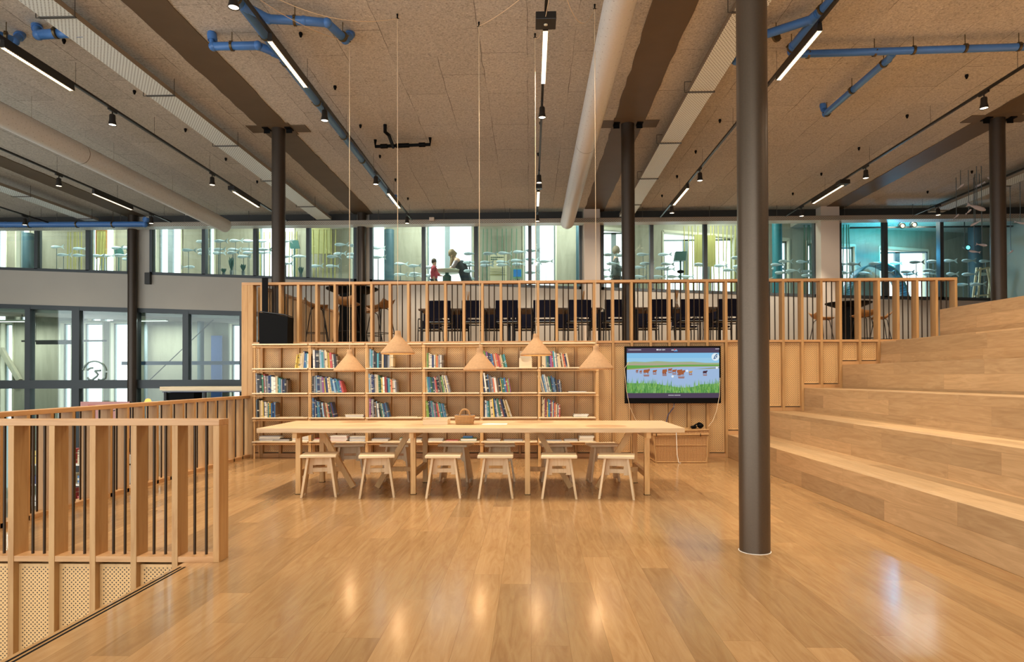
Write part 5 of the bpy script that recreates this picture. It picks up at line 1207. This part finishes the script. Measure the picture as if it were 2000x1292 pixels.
# glowing blue arch
M['mesh_arch'] = perforated('blue_mesh', '5fa9c8', '1d4f70', .05, .2, 'X', 'Z', .4)
a, c = atY(1648, 560, 18.2), atY(1765, 560, 18.2); xm, R1 = (a.x+c.x)/2, (c.x-a.x)/2; zb_ = sill(xm)-.33; top = atY(1690, 516, 18.2).z-zb_
t = thing('mesh_tunnel', 'curved blue lit mesh tunnel behind the glass above the right bar table', 'exhibit', (xm, 18.2, zb_))
b = MB(); n = 20; vs = []
for y in (17.9, 18.5):
    for i in range(n+1): vs.append((xm-R1*cos(pi*i/n), y, zb_+top*sin(pi*i/n)**.8))
b.add(vs, [(i, i+1, n+2+i, n+1+i) for i in range(n)], True); o = b.build('mesh_skin', 'mesh_arch', t); so = o.modifiers.new('thick', 'SOLIDIFY'); so.thickness = .01
b = MB(); b.tube(vs[:n+1], .025, 8); b.build('rim', 'teal', t)
d = bpy.data.lights.new('blue_light', 'POINT'); d.energy = 45; d.color = (.1, .55, 1); d.shadow_soft_size = .1
o = bpy.data.objects.new('blue_light', d); COL.objects.link(o); o.location = (xm+.2, 17.75, zb_+top+.15)
# stage lamps with turquoise light on the ceiling
for px, py, hue, nm in ((1762, 438, (1, .8, .5), 'upper one over the bright window'), (1785, 436, (1, .75, .4), 'right one over the bright window'), (1889, 480, (.1, .9, 1), 'turquoise one left of the last column'), (1945, 440, (1, .8, .5), 'at the right beside the last column')):
    p = atY(px, py, 17.6); t = thing('stage_lamp', 'black stage lamp behind the glass, '+nm, 'lamp', p)
    MB().tube([(p.x, 17.7, p.z), (p.x-.05, 17.5, p.z-.06)], [.06, .075], 14).build('housing', 'track', t); MB().ball((p.x-.055, 17.48, p.z-.065), .05, .012, .05).build('lens', emis('stage_lens_%d' % px, ['ffd9a0', '60f0ff'][hue[0] < .5], 3), t)
    MB().tube([(p.x, 17.7, p.z), (p.x, 17.7, CZ)], .012, 6, False).build('arm', 'track', t)
tg = atY(1740, 445, 18.2)
spot((tg.x, 17.4, 4.1), (tg.x, 18.0, CZ), 115, 110, .6, (.02, .75, 1))
tag(MB().box(atY(1660, 470, 17.7).x, atY(2040, 455, 17.7).x, 17.68, 17.72, 5.28, 5.32).build('lighting_track', 'track'), 'thin black lighting track inside the exhibition room at right', 'track')

# ================================================================== PEOPLE (behind the glass)
M['skin'] = simple('skin', 'd6a88c', .6); M['hair_b'] = simple('blond_hair', '8f7658', .7); M['hair_g'] = simple('grey_blond_hair', '94836c', .7); M['hair_d'] = simple('brown_hair', '5c4a3c', .7); M['red'] = simple('red_jumper', 'c3454f', .8)
M['dark'] = simple('dark_cloth', '2c3238', .85); M['greyj'] = simple('grey_jacket', '5d625f', .85); M['print'] = simple('patterned_sleeve', '8f7c7c', .8, 0, .3, .3, 40); M['eye'] = simple('eye', '1a1512', .3)
def skin_mesh(name, joints, edges, mat, root=0, sub=2, parent=None):
    me = bpy.data.meshes.new(name); me.from_pydata([j[0] for j in joints], edges, []); me.materials.append(M[mat])
    o = bpy.data.objects.new(name, me); COL.objects.link(o); sk = o.modifiers.new('skin', 'SKIN')
    for i, j in enumerate(joints):
        r = j[1]; r = tuple(v*.72 for v in r) if (name == 'body' and isinstance(r, tuple) and r[0] > .09) else r; me.skin_vertices[0].data[i].radius = r if isinstance(r, tuple) else (r, r); me.skin_vertices[0].data[i].use_root = (i == root)
    sb = o.modifiers.new('sub', 'SUBSURF'); sb.levels = sub; sb.render_levels = sub
    sk.use_smooth_shade = True
    dg = bpy.context.evaluated_depsgraph_get(); m2 = bpy.data.meshes.new_from_object(o.evaluated_get(dg)); bpy.data.objects.remove(o)
    o = bpy.data.objects.new(name, m2); COL.objects.link(o)
    if not m2.materials: m2.materials.append(M[mat])
    if parent: o.parent = parent
    return o
def head_parts(t, c, fwd, s=1.0, hair='hair_d', long=False):
    c = Vector(c); f = Vector(fwd).normalized(); side = Vector((f.y, -f.x, 0)).normalized(); up = side.cross(f); up = up if up.z > 0 else -up
    b = MB(); b.ball(c+up*.02*s-f*.022*s, .098*s, .10*s, .118*s, 16, 10)
    if long:
        b.tube([c+up*.06*s-f*.05*s, c-f*.09*s-up*.06*s, c-f*.05*s-Vector((0, 0, .20*s)), c+f*.02*s-Vector((0, 0, .36*s))], [.09*s, .085*s, .06*s, .025*s], 12)
        b.tube([c+up*.05*s+side*.07*s, c+side*.09*s-Vector((0, 0, .12*s)), c+side*.07*s+f*.05*s-Vector((0, 0, .34*s))], [.05*s, .045*s, .02*s], 10)
    b.build('hair', hair, t, world=False)
    b = MB()
    for k in (-1, 1): b.ball(c+f*.088*s+side*.032*s*k+up*.005*s, .011*s)
    b.build('eyes', 'eye', t, world=False)
def person(name_lab, base, rz, joints, edges, clothes, headc, fwd, s, hair, long=False):
    t = thing('person', name_lab, 'person', base, rz)
    skin_mesh('body', joints, edges, 'skin', 0, 2, t)
    for nm, js, es, mt in clothes: skin_mesh(nm, js, es, mt, 0, 2, t)
    head_parts(t, headc, fwd, s, hair, long); return t
def hand(js, es, wi, d, side, s=1.0):
    """five short fingers from wrist joint wi along d"""
    w = Vector(js[wi][0]); d = Vector(d).normalized(); sd = Vector(side).normalized(); i0 = len(js)
    js.append((tuple(w+d*.05*s), (.022*s, .03*s))); es.append((wi, i0)); palm = w+d*.085*s
    for k, (o_, L_) in enumerate(((-.027, .062), (-.009, .075), (.009, .07), (.026, .055))):
        a = len(js); p = palm+sd*o_*s; js.append((tuple(p), .010*s)); js.append((tuple(p+d*L_*.6*s-Vector((0, 0, .008*s))), .008*s)); js.append((tuple(p+d*L_*s-Vector((0, 0, .022*s))), .007*s)); es += [(i0, a), (a, a+1), (a+1, a+2)]
    a = len(js); p = w+d*.035*s-sd*.035*s; js.append((tuple(p), .010*s)); js.append((tuple(p+d*.035*s-sd*.02*s), .008*s)); es += [(i0, a), (a, a+1)]
# woman bending over the round table, facing left (-x), local origin at the feet
PY = 17.75
PY = 17.75; px_ = atY(905, 548, PY); fl1 = sill(px_.x)-.33+.0
def J(*a): return a
js = [((.10, 0, .92), (.14, .12)), ((.0, 0, 1.10), (.12, .12)), ((-.14, 0, 1.30), (.13, .16)), ((-.20, 0, 1.38), (.06, .06)), ((-.27, 0, 1.44), (.055, .055)), ((-.31, 0, 1.50), (.085, .075)), ((-.34, 0, 1.56), (.075, .07)),
      ((-.14, -.17, 1.31), .055), ((-.22, -.20, 1.12), .04), ((-.40, -.16, 1.02), .028), ((-.14, .17, 1.31), .055), ((-.26, .20, 1.12), .04), ((-.46, .14, 1.02), .028),
      ((.10, -.10, .85), .085), ((.10, -.11, .48), .06), ((.12, -.11, .08), .04), ((.02, -.11, .035), .035), ((.12, .10, .85), .085), ((.20, .11, .48), .06), ((.28, .11, .08), .04), ((.18, .11, .035), .035)]
es = [(0, 1), (1, 2), (2, 3), (3, 4), (4, 5), (5, 6), (2, 7), (7, 8), (8, 9), (2, 10), (10, 11), (11, 12), (0, 13), (13, 14), (14, 15), (15, 16), (0, 17), (17, 18), (18, 19), (19, 20)]
hand(js, es, 9, (-1, 0, -.2), (0, 1, 0)); hand(js, es, 12, (-1, 0, -.2), (0, 1, 0))
cl = [('dress', [((.10, 0, .95), (.19, .18)), ((.0, 0, 1.12), (.16, .17)), ((-.13, 0, 1.29), (.17, .21)), ((.16, 0, .62), (.22, .19)), ((.22, 0, .25), (.30, .24)), ((.24, 0, .12), (.30, .25))], [(0, 1), (1, 2), (0, 3), (3, 4), (4, 5)], 'dark'),
      ('sleeve', [((-.13, -.16, 1.31), .07), ((-.21, -.20, 1.13), .055), ((-.30, -.18, 1.07), .045)], [(0, 1), (1, 2)], 'print'), ('sleeve', [((-.13, .16, 1.31), .07), ((-.25, .20, 1.13), .055), ((-.34, .17, 1.07), .045)], [(0, 1), (1, 2)], 'print')]
person('adult person with long fair hair bending over the round table, dark skirt and patterned sleeves', (px_.x-.04, PY, fl1), 0, js, es, cl, (-.33, 0, 1.53), (-1, 0, -.75), 1.0, 'hair_b', True).scale = (.9,)*3
# child in red
PC = 17.2; px_ = atY(848, 548, PC); fl2 = sill(px_.x)-.33; k = .74
js = [((0, 0, .66), (.10, .10)), ((0, 0, .82), (.10, .11)), ((0, 0, .96), (.10, .13)), ((0, 0, 1.04), (.045, .045)), ((.01, 0, 1.13), (.075, .075)), ((.01, 0, 1.20), (.075, .07)),
      ((0, -.14, .96), .045), ((-.05, -.17, .80), .036), ((.02, -.15, .66), .028), ((0, .14, .96), .045), ((.08, .16, .82), .036), ((.18, .12, .76), .026),
      ((0, -.07, .58), .07), ((0, -.08, .32), .05), ((0, -.08, .06), .035), ((.08, -.08, .03), .03), ((0, .07, .58), .07), ((0, .08, .32), .05), ((0, .08, .06), .035), ((.08, .08, .03), .03)]
es = [(0, 1), (1, 2), (2, 3), (3, 4), (4, 5), (2, 6), (6, 7), (7, 8), (2, 9), (9, 10), (10, 11), (0, 12), (12, 13), (13, 14), (14, 15), (0, 16), (16, 17), (17, 18), (18, 19)]
hand(js, es, 8, (.2, 0, -1), (1, 0, 0), .75); hand(js, es, 11, (1, 0, 0), (0, 1, 0), .75)
cl = [('jumper', [((0, 0, .60), (.135, .14)), ((0, 0, .82), (.12, .135)), ((0, 0, 1.03), (.09, .11)), ((0, -.15, .95), .06), ((-.05, -.18, .80), .052), ((.01, -.16, .69), .045), ((0, .15, .95), .06), ((.08, .17, .82), .052), ((.16, .13, .77), .045)], [(0, 1), (1, 2), (2, 3), (3, 4), (4, 5), (2, 6), (6, 7), (7, 8)], 'red'),
      ('trousers', [((0, 0, .70), (.115, .12)), ((0, -.07, .52), .085), ((0, -.08, .1), .055), ((0, .07, .52), .085), ((0, .08, .1), .055)], [(0, 1), (1, 2), (0, 3), (3, 4)], 'dark')]
person('child in a red jumper standing left of the round exhibition table', (px_.x, PC, fl2), 0, js, es, cl, (.01, 0, 1.165), (1, -.35, -.1), .85, 'hair_d').scale = (.88,)*3
# standing adult
px_ = atY(1203, 548, 18.0); fl3 = sill(px_.x)-.33
js = [((0, 0, .95), (.13, .13)), ((0, 0, 1.15), (.12, .14)), ((0, 0, 1.38), (.12, .17)), ((.01, 0, 1.49), (.055, .055)), ((.03, 0, 1.58), (.085, .08)), ((.03, 0, 1.68), (.08, .075)),
      ((0, -.19, 1.38), .055), ((-.04, -.24, 1.12), .042), ((.18, -.2, 1.08), .028), ((0, .19, 1.38), .055), ((.02, .24, 1.12), .042), ((.24, .18, 1.12), .028),
      ((0, -.10, .85), .09), ((0, -.11, .47), .062), ((0, -.11, .08), .042), ((.11, -.11, .035), .036), ((0, .10, .85), .09), ((0, .11, .47), .062), ((0, .11, .08), .042), ((.11, .11, .035), .036)]
es = [(0, 1), (1, 2), (2, 3), (3, 4), (4, 5), (2, 6), (6, 7), (7, 8), (2, 9), (9, 10), (10, 11), (0, 12), (12, 13), (13, 14), (14, 15), (0, 16), (16, 17), (17, 18), (18, 19)]
hand(js, es, 8, (1, .2, 0), (0, 1, 0)); hand(js, es, 11, (1, -.2, 0), (0, 1, 0))
cl = [('jacket', [((0, 0, .80), (.20, .21)), ((0, 0, 1.1), (.145, .17)), ((0, 0, 1.38), (.14, .20)), ((0, -.20, 1.37), .075), ((-.04, -.25, 1.12), .06), ((.14, -.21, 1.08), .048), ((0, .20, 1.37), .075), ((.02, .25, 1.12), .06), ((.20, .19, 1.12), .048)], [(0, 1), (1, 2), (2, 3), (3, 4), (4, 5), (2, 6), (6, 7), (7, 8)], 'greyj'),
      ('trousers', [((0, 0, .98), (.15, .16)), ((0, -.10, .75), .105), ((0, -.11, .12), .07), ((0, .10, .75), .105), ((0, .11, .12), .07)], [(0, 1), (1, 2), (0, 3), (3, 4)], 'dark')]
person('standing person with short curly hair and grey jacket, half hidden by the second round column', (px_.x, 18.0, fl3), 0, js, es, cl, (.03, 0, 1.63), (1, 0, -.15), 1.12, 'hair_g')
# round exhibition table
p = atY(873, 522, PY); fl4 = sill(p.x)-.33
t = thing('round_exhibition_table', 'pale round pedestal table between the child and the bending person', 'table', (p.x, PY, fl4))
zt_ = fl1+.90
MB().lathe([(.0, zt_-.05), (.34, zt_-.05), (.38, zt_), (.38, zt_+.02), (0, zt_+.02)], 32, (p.x, PY, 0)).build('table_top', M['reveal'], t)
MB().lathe([(.12, fl4), (.12, zt_-.14), (.05, zt_-.10), (.05, zt_-.05)], 20, (p.x, PY, 0)).build('pedestal', M['teal'], t)

# ================================================================== LOWER LEVEL THINGS
xl, xr = atY(312, 758, 15.2).x, -4.8
t = thing('counter', 'lower level bar counter with pale wooden top seen past the left balustrade', 'counter', ((xl+xr)/2, 15.2, LOW))
z1 = atY(400, 754.5, 15.2).z; z0_ = atY(400, 761.5, 15.2).z
MB().box(xl, xr, 15.2, 15.8, z0_, z1).build('counter_top', 'beech', t)
MB().box(xl+.05, xr, 15.22, 15.26, z0_-.05, z0_).build('blue_edge', 'bk_n', t)
for x in (xl+.04, xl+1.0, xr-.08): MB().box(x, x+.06, 15.3, 15.36, LOW, z0_-.05).build('post', 'framed', t)
MB().box(xl+.04, xl+.75, 15.35, 15.7, LOW, z0_-.06).build('dark_unit', 'black', t)
M['shade_o'] = emis('orange_dome', 'ffb45a', 1.3)
for px, py, y, r, nm in ((289, 784, 13.5, .07, 'beside the thin left column'), (394, 763, 16.1, .045, 'under the counter top at left')):
    p = atY(px, py, y); t = thing('dome_lamp', 'small orange glowing dome lamp on the lower level, '+nm, 'lamp', (p.x, y, p.z))
    MB().lathe([(0, r*1.0), (r*.6, r*.85), (r, 0), (r*1.0, -r*.2)], 20, (p.x, y, p.z), cap=False).build('lamp_shade', 'shade_o', t); MB().tube([(p.x, y, p.z), (p.x, y, LOW)], .015, 8).build('pole', 'blackm', t)
a, c = atY(157, 784, 16.2), atY(253, 810, 16.2)
t = thing('banner', 'pink banner with dark lettering on the glass of the lower level', 'sign', ((a.x+c.x)/2, 16.2, LOW))
MB().box(a.x, c.x, 16.2, 16.22, c.z-.6, a.z).build('cloth', simple('pink_banner', 'd49a94', .7), t)
MB().box(a.x+.02, a.x+.05, 16.22, 16.25, LOW, c.z-.55).build('post', 'frame', t); MB().box(c.x-.05, c.x-.02, 16.22, 16.25, LOW, c.z-.55).build('post', 'frame', t)
text_obj('ECOLAB', .24, (atY(204, 790, 16.18).x, 16.195, a.z-.24), 'framed', t)
b = MB(); b.box(a.x+.2, a.x+.4, 16.195, 16.2, a.z-.10, a.z-.085); b.build('small_text_line', 'red', t)
# face drawing on the glass
M['sticker'] = simple('glass_sticker', '8fa39c', .7)
def gp(px, py): p = atY(px, py, WY-.0); return (p.x, WY+.03, p.z)
b = MB(); b.tube([gp(162+20*0+0, 722)]+[gp(183-23*cos(rad(a)), 727-22*sin(rad(a))) for a in range(15, 175, 12)], .022, 6)
b.tube([gp(169, 722), gp(175, 718.5), gp(180, 718)], .026, 6); b.tube([gp(169, 737), gp(173, 741), gp(179, 741.5), gp(184, 737), gp(187, 735)], .026, 6)
b.tube([gp(184, 724), gp(195, 723)], .03, 6); b.tube([gp(184, 724), gp(190, 731), gp(187, 735)], .026, 6); b.tube([gp(205, 727), gp(204, 738), gp(196, 742), gp(190, 740)], .024, 6)
tag(b.build('glass_sticker', 'sticker'), 'grey line drawing of a winking face on the lower left glass', 'sticker')
# lower foyer : ceiling pipe, beams, column, brace
for px, w_, nm in ((392, .09, 'between the two clear panes left of the tall corner post'), (285, .05, 'just right of the thin left column')):
    p = atY(px, 680, 18.2); tag(MB().lathe([(w_, LOW), (w_, 2.95)], 20, (p.x, 18.2, 0)).build('interior_column', M['outer'] if px == 285 else simple('slate_column', '5a6a6c', .5)), 'blue grey lower foyer column, '+nm, 'column')
p = atY(421, 690, 18.2); tag(MB().box(p.x-.13, p.x+.17, 18.2, 18.25, LOW, atY(421, 655, 18.2).z).build('blue_screen', simple('blue_panel', '4a64a0', .6)), 'blue panel in the lower foyer left of the bright window', 'panel')
a, c = atY(70, 666, 17.6), atY(146, 666, 17.6)
t = thing('foyer_track_lamp', 'thin track with a dark linear lamp hanging in the lower foyer', 'lamp', (a.x, 17.6, a.z))
MB().box(a.x-.4, c.x+.9, 17.58, 17.62, a.z-.02, a.z+.03).build('rail', 'track', t); MB().box(atY(72, 670, 17.6).x, c.x, 17.56, 17.64, a.z-.09, a.z-.02).build('lamp_housing', 'track', t)
for x in (a.x, c.x): MB().tube([(x, 17.6, a.z+.03), (x, 17.6, 3.2-(x+18)*.0353)], .006, 5, False).build('suspension_rod', 'track', t)
a, c = atY(238, 709, 17.3), atY(470, 709, 17.3)
tag(MB().box(a.x, c.x, 17.28, 17.34, a.z-.05, a.z+.05).build('rail_beam', simple('dark_blue_beam', '2b3f5e', .6)), 'dark horizontal beam crossing the lower foyer', 'beam')
p, q = atY(290, 744, 17.4), atY(425, 616, 17.4)
tag(MB().tube([p, q], .012, 6).build('cable', 'framed'), 'thin slanting cable across the lower foyer panes', 'cable')
p, q = atY(2, 680, 18.4), atY(38, 742, 18.4)
tag(MB().bar(p, q, .12, .12, (0, 1, 0)).build('diagonal_brace', 'ply'), 'pale diagonal timber brace in the lower foyer at the left edge', 'brace')
# goods on the lower level seen between the posts
rg = random.Random(5)
x0, y = -9.2, 12.6
t = thing('shop_shelf', 'white shop shelf with goods on the lower level behind the balustrade', 'shelf', (x0, y, LOW))
for k in range(4): MB().box(x0-1.2, x0+1.2, y, y+.4, LOW+.3+.4*k, LOW+.33+.4*k).build('shelf', 'paper', t)
for xx in (x0-1.2, x0+1.16): MB().box(xx, xx+.04, y, y+.4, LOW, LOW+1.7).build('side_panel', 'paper', t)
for k in range(4):
    for j in range(9):
        c = rg.choice('rgbnkcwyo'); xx = x0-1.1+.25*j; h = rg.uniform(.12, .3)
        o = MB().box(xx, xx+.16, y+.05, y+.3, LOW+.3305+.4*k, LOW+.3305+.4*k+h).build('box', 'bk_'+c, None, bevel=.004)
        tag(o, '%s box, %s from left on the %s board of the shop shelf' % (PAL[c][0], ORD[j+1], ORD[k+1]), 'box', 'boxes on the shop shelf')


# fill lamps added to brighten the exhibition corridor and the lower foyer
for i, (x, y, z, e) in enumerate([(-15, 17.4, 6.2, 70), (-11.2, 17.4, 6.2, 70), (-7.2, 17.4, 6.2, 70), (-3, 17.4, 6.2, 70), (1, 17.4, 6.2, 70), (5, 17.4, 6.2, 60), (10.2, 17.5, 5.42, 40), (-14.5, 17.5, 2.85, 45), (-10.5, 17.5, 2.85, 45), (-6.8, 17.5, 2.85, 45)]):
    t = thing('added_fill_lamp', 'added flat fill lamp in the %s, %s from left' % ('exhibition corridor' if z > 4 else 'lower foyer', ORD[i+1 if i < 7 else i-6]), 'lamp', (x, y, z))
    MB().box(x-.5, x+.5, y-.06, y+.06, z+.012, z+.06).build('housing', 'reveal', t); MB().box(x-.48, x+.48, y-.05, y+.05, z+.006, z+.012).build('diffuser', emis('fill_lamp_white', 'f4f6ee', 3), t)
    for k in (-.4, .4): MB().tube([(x+k, y, z+.06), (x+k, y, {6.2: 6.4, 5.42: 5.5, 2.85: 3.2-(x+k+18)*.0353}[z])], .01, 6, False).build('suspension_rod', 'wire', t)
    d = bpy.data.lights.new('added_fill_light', 'AREA'); d.shape = 'RECTANGLE'; d.size = 1; d.size_y = .12; d.energy = e; d.color = (.97, 1, .95)
    o = bpy.data.objects.new('added_fill_light', d); COL.objects.link(o); o.location = (x, y, z)
